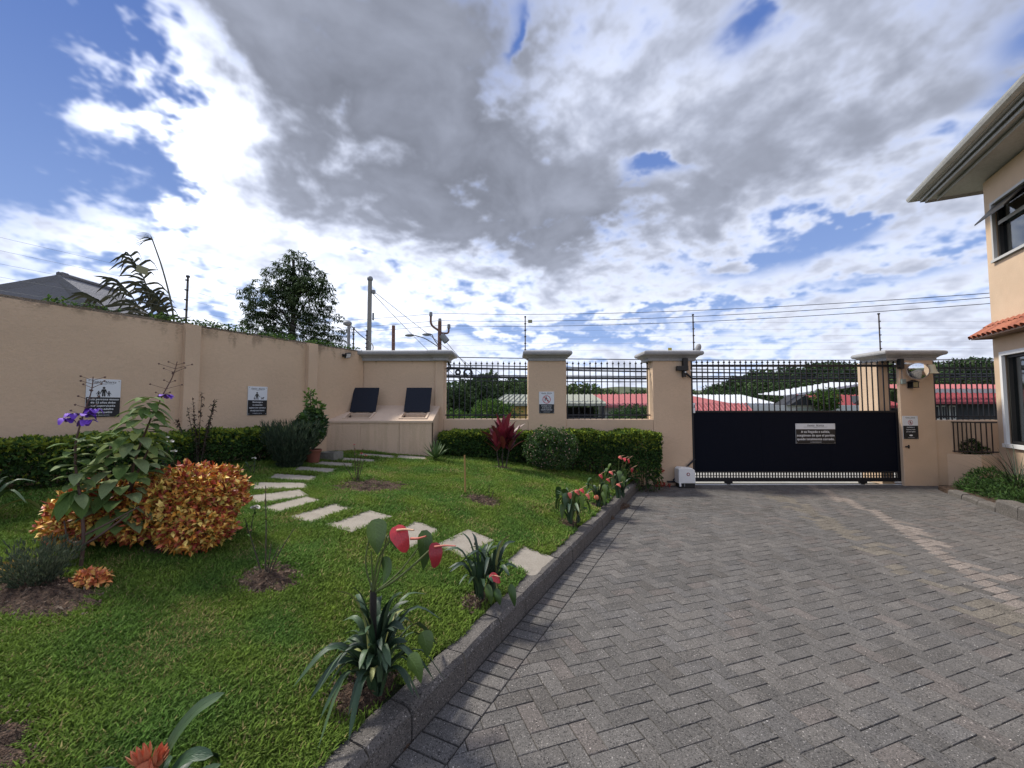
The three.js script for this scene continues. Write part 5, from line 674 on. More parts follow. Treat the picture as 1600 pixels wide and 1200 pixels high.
rose('single white rose stem near the bend of the stepping stones', -3.2, -5.2, [[0.0, 0.2], [-0.08, 0.14]], 107, { leaf: 8, cols: [GG, G2], size: 0.05, flowers: [[0.0, 0.21, 0, WHITE, 0.035]] });
{
  const s = thing('wooden_stake', 'thin tan wooden stake standing in a bare patch', 'stake'), y = lawnY(-0.59, -5.3); part('cane', limb([[-0.59, y - 0.05, -5.3], [-0.592, y + 0.25, -5.3], [-0.6, y + 0.5, -5.3]], 0.012, 0.01, 7, 6), std(rgb(0.36, 0.22, 0.08), 0.7), s); for (const h of [0.12, 0.26, 0.4]) part('node', new THREE.TorusGeometry(0.0118, 0.002, 5, 10).rotateX(Math.PI / 2).translate(-0.593, y + h, -5.3), std(rgb(0.26, 0.15, 0.06), 0.8), s);
}
// red cordyline
{
  const R = seeded(111), c = thing('cordyline_plant', 'dark red cordyline with upright leaves before the front hedge', 'plant'), y = lawnY(-0.16, -7.08), m = [[0.17, 0.02, 0.04], [0.3, 0.035, 0.06], [0.11, 0.018, 0.03]].map((k) => phys(k, 0.4, {}));
  for (const [dx, h, n, l] of [[0.0, 0.5, 20, 0.52], [-0.1, 0.44, 13, 0.4], [0.11, 0.46, 14, 0.42]]) { part('stem', limb([[-0.16 + dx * 0.4, y - 0.02, -7.08], [-0.16 + dx * 0.9, y + h * 0.6, -7.08], [-0.15 + dx, y + h, -7.08]], 0.012, 0.01), mBark, c); for (let i = 0; i < n; i++) { const a = i * 2.4, e = 0.12 + 0.75 * (i / n) + 0.15 * R(), b = [-0.15 + dx, y + h - 0.16 * (i / n), -7.08], L = l * (0.75 + 0.35 * R()), d = [Math.cos(a) * Math.sin(e), Math.cos(e), Math.sin(a) * Math.sin(e)]; part('leaf', blade([b, [b[0] + d[0] * L * 0.45, b[1] + d[1] * L * 0.5, b[2] + d[2] * L * 0.45], [b[0] + d[0] * L, b[1] + d[1] * L * 0.93, b[2] + d[2] * L]], 0.1, { shape: lance, fold: 0.35, n: 7, twist: (R() - 0.5) * 2 }), m[Math.floor(R() * 3)], c); } }
}
{
  const b = thing('flowering_bush', 'rounded bush sprinkled with small pale pink flowers before the front hedge', 'bush'), L = new Leaves(112), c = [0.69, 0.8, -7.42]; ball(L, c, [0.46, 0.35, 0.36], 5600, 0.045, 0.022, [G1, G2, GG, [0.06, 0.1, 0.04]], { shell: 0.6, up: 0.3 }); for (let i = 0; i < 60; i++) { const d = L.dir(); if (d.y < -0.3) continue; ball(L, [c[0] + d.x * 0.49, c[1] + d.y * 0.38, c[2] + d.z * 0.38], [0.03, 0.05, 0.03], 16, 0.045, 0.02, [G2, G3, GG], { shell: 0.2, up: 0.8 }); } stuffPart('foliage', L, b);
  const F = new Leaves(113); for (let i = 0; i < 320; i++) { const d = F.dir(); if (d.z < -0.3) continue; const p = V3(c[0] + d.x * 0.47, c[1] + d.y * 0.35, c[2] + d.z * 0.37), k = F.pick([[0.6, 0.4, 0.36], [0.65, 0.5, 0.42], [0.5, 0.28, 0.26]]); for (let j = 0; j < 5; j++) F.leaf(p, F.dir().add(d), d, 0.016, 0.013, k); } const f = stuffPart('flowers', F, b); for (let i = 0; i < 6; i++) part('branch', limb([[0.69, lawnY(0.69, -7.42) - 0.02, -7.42], [0.69 + 0.1 * Math.cos(i), 0.62, -7.42 + 0.1 * Math.sin(i)], [0.69 + 0.3 * Math.cos(i), 0.85, -7.42 + 0.24 * Math.sin(i)]], 0.01, 0.004), mStem, b);
}
{
  const R = seeded(114), a = thing('agave_plant', 'spiky agave rosette at the corner of the refuse box', 'plant'), y = lawnY(-1.29, -7.1), m = [[0.12, 0.19, 0.07], [0.16, 0.23, 0.1], [0.09, 0.16, 0.06]].map((c) => phys(c, 0.6)); for (let i = 0; i < 34; i++) { const t = i * 2.4, e = 0.15 + 1.1 * (i / 34), l = 0.26 + 0.07 * R(), d = [Math.cos(t) * Math.sin(e), Math.cos(e), Math.sin(t) * Math.sin(e)], b = [-1.29, y + 0.06, -7.1]; part('leaf', blade([b, [b[0] + d[0] * l * 0.5, b[1] + d[1] * l * 0.5, b[2] + d[2] * l * 0.5], [b[0] + d[0] * l, b[1] + d[1] * l + 0.02, b[2] + d[2] * l]], 0.05, { shape: (t2) => Math.min(1, 0.7 + t2) * Math.pow(1 - t2, 0.6) + 0.01, fold: 0.5, n: 6 }), m[i % 3], a); }
}
{
  const x = -2.93, z = -6.16, y = lawnY(x, z) - 0.01, p = thing('plant_pot', 'brown clay flower pot beside the refuse box', 'pot', [x, y, z]), mPot = std(rgb(0.22, 0.075, 0.05), 0.8, { map: rep(concreteMap, 3) });
  part('body', new THREE.LatheGeometry([[0.0, 0], [0.08, 0], [0.086, 0.01], [0.108, 0.19], [0.122, 0.192], [0.124, 0.225], [0.112, 0.226], [0.105, 0.18], [0.0, 0.18]].map(([a, b]) => new THREE.Vector2(a, b)), 28), mPot, p); part('soil', new THREE.CylinderGeometry(0.106, 0.106, 0.01, 20).translate(0, 0.185, 0), mSoil, p);
  const b = thing('potted_shrub', 'leafy green shrub with a long curved branch growing in the clay pot', 'shrub', [x, y + 0.19, z]), L = new Leaves(121); ball(L, [-0.03, 0.37, 0], [0.2, 0.25, 0.19], 900, 0.075, 0.045, [G1, G2, [0.05, 0.09, 0.03], GG], { shell: 0.4, droop: 0.35 }); ball(L, [-0.06, 0.8, 0], [0.07, 0.12, 0.07], 60, 0.07, 0.035, [G3, G2], {}); ball(L, [0.02, 0.62, 0], [0.1, 0.1, 0.1], 90, 0.07, 0.04, [G2, G3], {}); stuffPart('foliage', L, b);
  part('branch', limb([[0, -0.02, 0], [-0.02, 0.3, 0], [-0.06, 0.9, 0]], 0.012, 0.004), mStem, b); part('branch', limb([[0.02, 0.05, 0.02], [0.14, 0.14, 0.06], [0.24, 0.28, 0.08], [0.23, 0.34, 0.08]], 0.009, 0.005), mStem, b); for (let i = 0; i < 5; i++) part('branch', limb([[0, 0, 0], [0.05 * Math.cos(i * 1.3), 0.2, 0.05 * Math.sin(i * 1.3)], [0.14 * Math.cos(i * 1.3), 0.42, 0.14 * Math.sin(i * 1.3)]], 0.007, 0.003), mStem, b);
  const k = thing('concrete_trough', 'weathered square concrete trough beside the clay pot', 'trough', [-2.8, lawnY(-2.8, -6.5) - 0.01, -6.5], -0.25), mOld = std(rgb(0.38, 0.37, 0.33), 0.95, { map: rep(concreteMap, 2.2), bumpMap: rep(fineBump, 3), bumpScale: 0.02 });
  for (const [a, c, w, d] of [[0, 0.1, 0.26, 0.03], [0, -0.1, 0.26, 0.03], [-0.115, 0, 0.03, 0.17], [0.115, 0, 0.03, 0.17]]) part('side', cbox(w, 0.15, d, a, 0.075, c, 0.006), mOld, k); part('fill', cbox(0.2, 0.02, 0.17, 0, 0.1, 0, 0), mSoil, k);
}
// planting by the house
{
  const b = thing('ground_shrub', 'low dark green shrubs filling the bed beside the house', 'shrub'), L = new Leaves(131); for (const [x, y, z, r, h, n] of [[8.25, 0.1, -7.42, 0.3, 0.16, 1500], [8.62, 0.2, -7.6, 0.28, 0.22, 1500], [7.95, 0.08, -6.75, 0.28, 0.16, 1400], [8.3, 0.14, -6.9, 0.36, 0.24, 1500], [8.1, 0.1, -7.08, 0.3, 0.16, 1500], [7.75, 0.08, -6.35, 0.28, 0.16, 1200]]) ball(L, [x, y, z], [r, h, r], n, 0.07, 0.016, [G1, G2, DG, [0.06, 0.11, 0.03]], { up: 0.6, shell: 0.5 }); stuffPart('foliage', L, b); const S = []; for (let i = 0; i < 14; i++) S.push(rod([7.9 + (i % 5) * 0.15, 0.03, -7.5 + i * 0.06], [7.95 + (i % 5) * 0.16, 0.28, -7.55 + i * 0.07], 0.006, 0.003, 4)); part('stems', S, mStem, b);
  const R = seeded(132), s = thing('grassy_plant', 'dark arching thin-leaved plant under the ground floor window', 'plant'), mm = [[0.03, 0.05, 0.025], [0.045, 0.065, 0.03], [0.05, 0.04, 0.03]].map((c) => phys(c, 0.55)); for (let i = 0; i < 70; i++) { const a = R() * 6.283, l = 0.55 + 0.5 * R(), e = 0.3 + 0.75 * R(), b0 = [8.42 + 0.1 * (R() - 0.5), 0.08, -7.0 + 0.1 * (R() - 0.5)], d = [Math.cos(a) * Math.sin(e), Math.cos(e), Math.sin(a) * Math.sin(e)]; part('leaf', blade([b0, [b0[0] + d[0] * l * 0.5, b0[1] + d[1] * l * 0.6, b0[2] + d[2] * l * 0.5], [b0[0] + d[0] * l, b0[1] + d[1] * l * 0.9, b0[2] + d[2] * l]], 0.017, { shape: (t) => 1 - 0.85 * t, n: 6 }), mm[i % 3], s); }
  const q = thing('planter_shrub', 'small dark shrub behind the planter railing', 'shrub'), M = new Leaves(133); ball(M, [9.02, 0.74, -8.26], [0.2, 0.16, 0.1], 700, 0.05, 0.026, [DG, G1, [0.06, 0.1, 0.03]], { shell: 0.4 }); ball(M, [9.25, 0.66, -8.22], [0.14, 0.1, 0.06], 240, 0.045, 0.022, [G2, G1], { shell: 0.4 }); stuffPart('foliage', M, q); part('stem', limb([[9.02, 0.54, -8.26], [9.03, 0.64, -8.26], [9.05, 0.76, -8.26]], 0.01, 0.005), mStem, q);
}
// creeper on top of the side wall
{
  const c = thing('wall_creeper', 'green creeper trailing along the top of the side wall', 'creeper'), L = new Leaves(141), R = L.R, S = []; for (let i = 0; i < 3000; i++) { const t = 0.1 + 4.3 * R(), [x, z] = lwp(t, -0.12 + (R() - 0.42) * 0.3), k = 0.5 + 0.5 * noiseA(t * 1.7, 3) - (t > 3.4 ? 0.25 : 0); if (R() > k) continue; L.leaf(V3(x, 2.64 + 0.07 * R() * (0.5 + k), z), L.dir().add(V3(0, 0.2, 0)), V3(0, 1, 0), 0.045, 0.032, L.pick([G1, G2, DG, G3])); } stuffPart('foliage', L, c); for (let i = 0; i < 14; i++) { const a = lwp(i * 0.3 + 0.1, -0.1), b = lwp(i * 0.3 + 0.5, -0.06); S.push(rod([a[0], 2.655, a[1]], [b[0], 2.66, b[1]], 0.004, 0.004, 4)); } part('vine', S, mStem, c);
}

{
  const R = seeded(191), p = thing('strap_plant', 'small clump of long strap leaves at the open left side of the lawn', 'plant'), y = lawnY(-3.95, -3.15); straps(p, [-3.95, y, -3.15], 14, 0.42, 0.034, R, { spread: 1.0, mats: [mStrap[3], mStrap[1]] });
  const q = thing('red_flower_plant', 'low red-flowered plant at the foot of the motor pillar', 'flower'), L = new Leaves(192); for (const [x, yy, z, n] of [[2.86, 0.3, -8.17, 70], [2.84, 0.05, -8.12, 90], [2.95, 0.04, -8.1, 60]]) ball(L, [x, yy, z], [0.09, 0.035, 0.06], n, 0.035, 0.024, [[0.4, 0.05, 0.04], [0.5, 0.09, 0.06], [0.3, 0.04, 0.03]], { up: 0.6 }); stuffPart('flowers', L, q, mLeaf); part('stem', limb([[2.84, 0, -8.15], [2.85, 0.15, -8.16], [2.86, 0.29, -8.17]], 0.006, 0.004), mStem, q); part('stem', limb([[2.9, -0.01, -8.13], [2.9, 0.02, -8.12], [2.95, 0.035, -8.1]], 0.005, 0.003), mStem, q);
}

// ---------------------------------------------------------------- beyond the walls
{
  const t = thing('mango_tree', 'tall dark tree with drooping leaves behind the side wall', 'tree'), L = new Leaves(151), R = L.R, cols = [[0.05, 0.085, 0.03], [0.07, 0.11, 0.04], [0.035, 0.062, 0.025], [0.085, 0.125, 0.055]];
  part('trunk', limb([[-6.9, 0, -13], [-6.95, 2.2, -13], [-6.9, 4.2, -13], [-6.95, 6.2, -13]], 0.16, 0.04, 8, 12), mBark, t);
  const lobes = [[-6.95, 5.85, 0.6, 0.7], [-7.6, 4.9, 0.75, 0.55], [-8.1, 4.75, 0.4, 0.35], [-8.0, 4.1, 0.6, 0.5], [-7.2, 5.4, 0.6, 0.6], [-6.2, 4.9, 0.75, 0.65], [-6.9, 4.9, 0.85, 0.8], [-7.9, 4.2, 0.55, 0.5], [-5.75, 3.9, 0.65, 0.6], [-6.7, 3.8, 1.0, 0.7], [-7.4, 3.6, 0.7, 0.5], [-6.4, 5.5, 0.5, 0.5], [-5.9, 3.1, 0.7, 0.5]];
  for (const [x, y, r, h] of lobes) { const dz = (R() - 0.5) * 0.8; part('branch', limb([[-6.92, y - 0.9, -13], [(x - 6.92) / 2, y - 0.3, -13 + dz / 2], [x, y, -13 + dz]], 0.045, 0.012, 5, 6), mBark, t);
    const n = Math.round(100 * r * h * 4); for (let i = 0; i < n; i++) { const d = L.dir(), k = 0.35 + 0.7 * Math.cbrt(R()), c = V3(x + d.x * r * k, y + d.y * h * k, -13 + dz + d.z * r * k); for (let j = 0; j < 9; j++) { const a = j * 0.7 + R(), q = V3(Math.cos(a), -0.55 + 0.9 * R(), Math.sin(a)); L.leaf(c, q, V3(0, 1, 0), 0.13 + 0.07 * R(), 0.038, L.pick(cols), 0.2, 0.35); } } }
  stuffPart('crown', L, t);
}
{
  const h = thing('neighbour_house', 'grey gabled roof of the neighbouring house above the side wall', 'house'), mRoof = std(rgb(0.15, 0.15, 0.165), 0.75, { bumpMap: rep(fineBump, 0.5), bumpScale: 0.01 });
  part('wall', box(-16, -8.1, 0, 2.9, -9.3, -8.5, 0), std(rgb(0.4, 0.38, 0.36), 0.9), h);
  const roof = part('roof', flat((() => { const P = [], a = [-12.5, 3.55, -8.1], b = [-9.2, 4.22, -8.3], c = [-7.2, 3.0, -7.9], d = [-9.2, 4.22, -9.6], e = [-7.2, 3.0, -9.0], f = [-12.5, 3.55, -9.6], low = (p) => [p[0], p[1] - 0.14, p[2]]; const q = (...v) => v.forEach((p) => P.push(...p)); q(b, c, e, b, e, d, a, b, d, a, d, f, a, low(a), low(b), a, low(b), b, b, low(b), low(c), b, low(c), c, low(a), [-12.5, 2.5, -8.1], [-7.6, 2.5, -8.1], low(a), [-7.6, 2.5, -8.1], low(b), low(b), [-7.6, 2.5, -8.1], low(c)); return P; })()), mRoof, h);
  part('ridge_vent', cbox(0.14, 0.1, 0.14, -9.22, 4.24, -8.4, 0.02), mRoof, roof); part('ridge_cap', rod([-9.2, 4.235, -8.3], [-9.2, 4.235, -9.5], 0.05), mRoof, roof);
}
{
  const R = seeded(161), c = thing('cane_plant', 'wind-blown palm-like canes with drooping fronds behind the side wall', 'plant'), m = [[0.06, 0.07, 0.045], [0.09, 0.095, 0.06], [0.045, 0.055, 0.035]].map((k) => phys(k, 0.6));
  const frond = (b, tip, n, l, w) => { const cv = new THREE.CatmullRomCurve3([V3(...b), V3(lerp(b[0], tip[0], 0.55) + 0.06, lerp(b[1], tip[1], 0.7), b[2]), V3(...tip)]), pts = cv.getPoints(8).map((p) => p.toArray()), s = part('stalk', limb(pts, 0.02, 0.006, 5, 8), m[1], c); for (let i = 0; i < n; i++) { const t = 0.3 + 0.7 * ((i + R()) / n), p = cv.getPoint(t), a = Math.PI + 0.25 + (R() - 0.5) * 1.5 + (i % 4 ? 0 : 2.6), dx = Math.cos(a) * l * (0.7 + 0.5 * R()), dz = (R() - 0.5) * l * 0.7; part('leaf', blade([p.toArray(), [p.x + dx * 0.5, p.y + 0.1 * R() + 0.02, p.z + dz * 0.5], [p.x + dx, p.y + 0.08 - 0.28 * R(), p.z + dz]], w, { shape: (u) => Math.min(1, 0.5 + 2 * u) * Math.pow(1 - u, 0.6), n: 6, side: [0.2, 0.85, 0.5] }), m[Math.floor(R() * 3)], c); } };
  frond([-6.0, 2.4, -7], [-6.55, 4.15, -7], 30, 0.4, 0.05); frond([-6.2, 2.4, -7.1], [-6.85, 3.75, -7.1], 24, 0.42, 0.06); frond([-6.4, 2.4, -6.9], [-7.0, 3.35, -6.9], 20, 0.45, 0.07); frond([-5.9, 2.4, -7.05], [-6.25, 3.6, -7.05], 20, 0.34, 0.055); frond([-5.75, 2.4, -7], [-6.05, 3.45, -7], 24, 0.24, 0.06); frond([-6.1, 2.5, -7], [-6.2, 3.15, -7], 14, 0.4, 0.06); frond([-5.6, 2.4, -7], [-5.9, 3.1, -7], 12, 0.3, 0.04);
  part('stalk', limb([[-5.72, 2.4, -7], [-5.76, 3.1, -7], [-5.98, 3.9, -7], [-6.18, 4.42, -7]], 0.018, 0.01, 5, 10), m[1], c); for (let i = 0; i < 9; i++) { const b = [-6.17, 4.42, -7], a = 2.2 + 1.25 * (i / 8); part('leaf', blade([b, [b[0] + Math.cos(a) * 0.12, b[1] + Math.sin(a) * 0.12, -7 + 0.04 * (R() - 0.5)], [b[0] + Math.cos(a + 0.35) * 0.3, b[1] + Math.sin(a + 0.35) * 0.22, -7]], 0.03, { shape: (u) => 1 - u * 0.9, n: 5, side: [0, 0.4, 0.9] }), m[i % 3], c); }
}
// poles
{
  const mConc = std(rgb(0.28, 0.28, 0.27), 0.85, { map: rep(concreteMap, 1) }), mRust = std(rgb(0.16, 0.08, 0.06), 0.85);
  const p = thing('utility_pole', 'tall plain grey pole behind the corner of the walls', 'pole'); part('shaft', rod([-4.83, -0.2, -14], [-4.85, 5.9, -14], 0.085, 0.07, 12), mConc, p); part('cap', new THREE.SphereGeometry(0.1, 12, 8).translate(-4.85, 5.9, -14), mGrey, p); part('clamp', cbox(0.1, 0.12, 0.12, -4.72, 5.45, -14), mGrey, p); part('clamp', cbox(0.05, 0.25, 0.05, -4.72, 4.6, -14), mGrey, p);
  const w = thing('weatherhead_pipe', 'short service pipe with a rounded head above the side wall', 'pipe'); part('pipe', rod([-3.75, 1.5, -9.5], [-3.76, 3.4, -9.5], 0.035), mGrey, w); part('head', new THREE.SphereGeometry(0.08, 12, 8).scale(1.25, 0.8, 1).translate(-3.79, 3.46, -9.5), mGrey, w); part('cable', tube([[-3.72, 3.42, -9.5], [-3.5, 3.2, -9.5], [-3.15, 2.95, -9.3], [-3.0, 2.7, -8.9]], 0.011), mBlack, w); part('cable', tube([[-3.72, 3.4, -9.5], [-3.64, 3.05, -9.5], [-3.72, 2.7, -9.5]], 0.006), mBlack, w);
  const r = thing('rusty_post', 'thin rusty post beyond the refuse box wall', 'post'); part('shaft', rod([-3.42, -0.2, -12], [-3.45, 3.9, -12], 0.055, 0.05, 8), mRust, r); part('band', rod([-3.45, 2.9, -12], [-3.45, 2.96, -12], 0.075), mRust, r);
  const s = thing('street_light_pole', 'street pole with insulators and two lamp arms beyond the front wall', 'street lamp'), X = -4.38, Z = -25; part('shaft', rod([X, -2, Z], [X, 6.7, Z], 0.16, 0.11, 10), mRust, s);
  part('crossarm', tube([[X, 6.1, Z], [X - 0.5, 6.5, Z], [X - 0.55, 7.1, Z]], 0.07, 6), mRust, s); part('crossarm', tube([[X, 6.0, Z], [X + 0.5, 6.0, Z], [X + 0.55, 6.35, Z]], 0.06, 6), mRust, s); for (const [a, b] of [[-0.55, 7.15], [0.55, 6.4], [0, 6.75]]) part('insulator', new THREE.CylinderGeometry(0.09, 0.11, 0.24, 8).translate(X + a, b, Z), mGrey, s); part('transformer', new THREE.CylinderGeometry(0.2, 0.2, 0.5, 12).rotateZ(0.7).translate(X + 0.28, 5.65, Z), mGrey, s);
  for (const [x, y] of [[-6.2, 5.85], [-5.15, 5.9]]) { const a = part('lamp_arm', tube([[X, 5.1, Z], [lerp(X, x, 0.5), lerp(5.1, y, 0.75), Z], [x + 0.3, y, Z]], 0.035, 6), mGrey, s); part('lamp_head', new THREE.SphereGeometry(0.2, 10, 8).scale(1.5, 0.45, 0.7).translate(x, y, Z), mGrey, a); }
}
function cable(label, a, b, sag, r, group) { const n = 14, pts = []; for (let i = 0; i <= n; i++) { const t = i / n; pts.push([lerp(a[0], b[0], t), lerp(a[1], b[1], t) - sag * 4 * t * (1 - t), lerp(a[2], b[2], t)]); } const m = part(numbered('overhead_cable'), tube(pts, r, 5, 40), std(rgb(0.03, 0.03, 0.033), 0.7)); tag(m, label, 'cable', group); }
const HL = 'thin power line strung high from the street pole across the sky', LL = 'thick telephone cable sagging behind the railings';
for (const [y0, y1] of [[7.2, 5.35], [6.75, 5.22], [6.45, 5.02]]) { cable(HL, [-4.4, y0, -25], [17.5, y1, -13.2], 0.35, 0.012, 'high power lines'); cable('thin power line from the street pole past the tree behind the wall', [-4.4, y0, -25], [-24, y0 - 0.9, -24], 0.3, 0.012, 'power lines towards the tree'); }
for (const [y0, y1, r] of [[4.5, 4.2, 0.028], [4.05, 3.55, 0.03], [3.9, 3.3, 0.045], [3.4, 3.3, 0.035], [3.3, 3.15, 0.07], [3.05, 3.0, 0.03]]) cable(LL, [-8, y0 + 0.1, -25], [30, y1 + 0.2, -25], 0.15, r, 'telephone cables');
cable('guy wire slanting down from the street pole', [-4.38, 5.9, -25], [-1.2, 2.2, -25], 0, 0.015); cable('thin wire slanting from the tall plain pole towards the street', [-4.75, 5.4, -14], [-3.2, 3.2, -25], 0.1, 0.01, 'wires from the plain pole'); cable('thin wire slanting from the tall plain pole towards the street', [-4.75, 5.5, -14], [-0.5, 2.6, -25], 0.1, 0.01, 'wires from the plain pole');
for (const [x, y, r, l] of [[-2.65, 3.55, 0.26, 'large coil of black cable hung on the lines behind the railing'], [-4.0, 3.95, 0.3, 'coil of black cable hung on the lines beside the street pole'], [-3.25, 3.6, 0.15, 'small coil of black cable between two larger coils']]) { const c = thing('cable_coil', l, 'cable coil', [x, y, -24.95]); for (let i = 0; i < 3; i++) part('loop', new THREE.TorusGeometry(r - 0.02 * i, 0.042, 6, 28).rotateY(0.12 * (i - 1)), mBlack, c); part('splice_case', cbox(r * 0.9, 0.1, 0.1, 0, -r, 0, 0.03), mBlack, c); }

// houses across the street
const mRed = std(rgb(0.3, 0.05, 0.06), 0.7, { bumpMap: rep(fineBump, 0.8), bumpScale: 0.02 }), mPink = std(rgb(0.4, 0.12, 0.125), 0.7), mZinc = std(rgb(0.55, 0.57, 0.6), 0.55), mCream = std(rgb(0.3, 0.31, 0.26), 0.9), mYellow = std(rgb(0.55, 0.37, 0.12), 0.9), mPale = std(rgb(0.6, 0.6, 0.58), 0.9), mDk = std(rgb(0.02, 0.022, 0.028), 0.7);
function ribbed(P4, n, mat, parent, name = 'roof') {   // sheet roof: corners low-left, low-right, high-right, high-left; raised seams
  const P = [], [a, b, c, d] = P4.map((p) => V3(...p)), nor = b.clone().sub(a).cross(d.clone().sub(a)).normalize(); if (nor.y < 0) nor.negate(); const q = (x, y, z, w) => P.push(...x.toArray(), ...y.toArray(), ...z.toArray(), ...x.toArray(), ...z.toArray(), ...w.toArray()); q(a, b, c, d);
  for (let i = 0; i <= n; i++) { const t = i / n, lo = a.clone().lerp(b, t), hi = d.clone().lerp(c, t), s = b.clone().sub(a).normalize().multiplyScalar(0.03), l2 = lo.clone().addScaledVector(nor, 0.06), h2 = hi.clone().addScaledVector(nor, 0.06); q(lo.clone().sub(s), l2, h2, hi.clone().sub(s)); q(l2, lo.clone().add(s), hi.clone().add(s), h2); }
  const lowE = [a, b].map((p) => p.clone().add(V3(0, -0.14, 0))); q(a, b, lowE[1], lowE[0]); return part(name, flat(P), mat, parent);
}
{
  const h = thing('yellow_house', 'low yellow house with a pale sheet roof and dark carport across the street', 'house'); part('wall', box(-0.2, 2.4, -1.5, 1.62, -27, -24.2, 0), mYellow, h); part('carport_back', box(2.41, 5.2, -1.5, 1.5, -27, -26.5, 0), mDk, h); part('fascia', box(-1.1, 5.35, 1.55, 1.72, -23.9, -23.75, 0.01), std(rgb(0.05, 0.07, 0.05), 0.7), h); ribbed([[-1.15, 1.72, -23.7], [5.35, 1.72, -23.7], [5.35, 2.35, -28], [-0.4, 2.35, -28]], 22, mCream, h);
  const w = part('window', box(1.45, 2.1, 0.6, 1.45, -24.21, -24.17, 0), mDk, h); part('frame', [box(1.4, 1.45, 0.55, 1.5, -24.2, -24.14, 0), box(2.1, 2.15, 0.55, 1.5, -24.2, -24.14, 0)], mPale, w); part('lower_roof', box(-0.3, 2.4, 0.75, 0.82, -24.15, -23.4, 0.01), mZinc, h); part('carport_post', box(5.15, 5.25, -1.5, 1.55, -23.9, -23.8, 0), mDk, h); part('carport_gate', box(2.45, 5.15, -1.5, 0.95, -23.9, -23.86, 0), mDk, h);
}
{
  const h = thing('red_roofed_house', 'low house with a long red sheet roof seen through the gate pillar railing', 'house'); part('wall', box(5.6, 12.6, -1.5, 1.6, -27, -25, 0), mPale, h); ribbed([[5.4, 1.62, -24.2], [13.0, 1.62, -24.2], [11.2, 2.38, -28], [5.4, 2.34, -28]], 26, mPink, h);
  const e = part('tiled_porch_roof', flat((() => { const P = [], q = (a, b, c, d) => P.push(...a, ...b, ...c, ...a, ...c, ...d); q([10.1, 1.2, -23.4], [13.6, 1.2, -23.4], [13.2, 1.72, -24.2], [10.1, 1.72, -24.2]); return P; })()), mPink, h); for (let i = 0; i < 18; i++) part('roof_tile', rod([10.15 + i * 0.2, 1.21, -23.38], [10.15 + i * 0.2, 1.73, -24.18], 0.06, 0.05, 6), mPink, e);
}
{
  const h = thing('white_shed', 'long building with a bright zinc roof behind the gate', 'building'); part('wall', box(11.6, 21, -1.5, 1.6, -31, -28, 0), mPale, h); ribbed([[11.6, 1.75, -27.8], [17.5, 1.75, -27.8], [17.5, 2.42, -32], [11.4, 2.42, -32]], 24, mZinc, h); 
  const g = thing('boundary_wall', 'plain white wall with a dark gabled porch across the street', 'wall'); part('wall_face', box(13.4, 21.2, -1.5, 1.62, -24.6, -24.3, 0.01), mPale, g); part('notice_board', box(16.6, 18, 0.6, 1.45, -24.29, -24.26, 0), std(rgb(0.34, 0.38, 0.35), 0.8), g);
  const k = part('porch_roof', flat([16.0, 1.62, -24.0, 16.9, 2.18, -24.0, 16.9, 2.18, -25.6, 16.0, 1.62, -24.0, 16.9, 2.18, -25.6, 16.0, 1.62, -25.6, 16.9, 2.18, -24.0, 17.9, 1.7, -24.0, 17.9, 1.7, -25.6, 16.9, 2.18, -24.0, 17.9, 1.7, -25.6, 16.9, 2.18, -25.6, 16.0, 1.62, -24.02, 17.9, 1.62, -24.02, 16.9, 2.16, -24.02]), mDk, g); for (let i = 0; i < 6; i++) part('roof_rib', rod([16.95 + i * 0.16, 2.2 - i * 0.08, -24.0], [16.95 + i * 0.16, 2.2 - i * 0.08, -25.6], 0.03, 0.03, 4), mDk, k);
  const r = thing('red_roofed_house', 'house with a dark red roof under a sloping white roof, right of the white wall', 'house'); part('wall', box(18.9, 23.5, -1.5, 1.6, -28, -26, 0), mPale, r); ribbed([[18.7, 1.6, -25.2], [23.6, 1.6, -25.2], [23.6, 2.3, -27.6], [18.9, 2.3, -27.6]], 16, mRed, r); ribbed([[18.3, 2.28, -28], [23.6, 3.1, -28], [23.6, 3.3, -31], [18.3, 2.45, -31]], 10, mZinc, r, 'upper_roof'); part('dormer', flat([20.4, 1.7, -24.9, 21.1, 2.2, -24.9, 21.8, 1.7, -24.9, 20.4, 1.7, -24.9, 21.1, 2.2, -26, 21.1, 2.2, -24.9, 21.1, 2.2, -24.9, 21.1, 2.2, -26, 21.8, 1.7, -24.9]), mDk, r);
  const q = thing('red_roofed_house', 'house with red tiles and a white band seen beside the mirror pillar', 'house'); part('wall', box(24, 33, -1.5, 1.85, -28, -25.2, 0), mDk, q); ribbed([[23.8, 1.83, -24.3], [33, 1.83, -24.3], [33, 2.36, -25.4], [23.8, 2.36, -25.4]], 30, mRed, q); part('band', box(23.8, 33, 2.37, 2.62, -25.6, -25.45, 0), mPale, q); ribbed([[23.8, 2.63, -25.5], [33, 2.63, -25.5], [33, 3.05, -29], [23.8, 3.05, -29]], 20, mPink, q, 'upper_roof'); for (let i = 0; i < 4; i++) { const x = 24.9 + i * 0.5; const w = part('window', box(x, x + 0.36, 0.75, 1.6, -25.19, -25.14, 0), mPale, q); part('pane', [box(x + 0.05, x + 0.16, 0.82, 1.53, -25.14, -25.12, 0), box(x + 0.2, x + 0.31, 0.82, 1.53, -25.14, -25.12, 0)], mDk, w); }
}
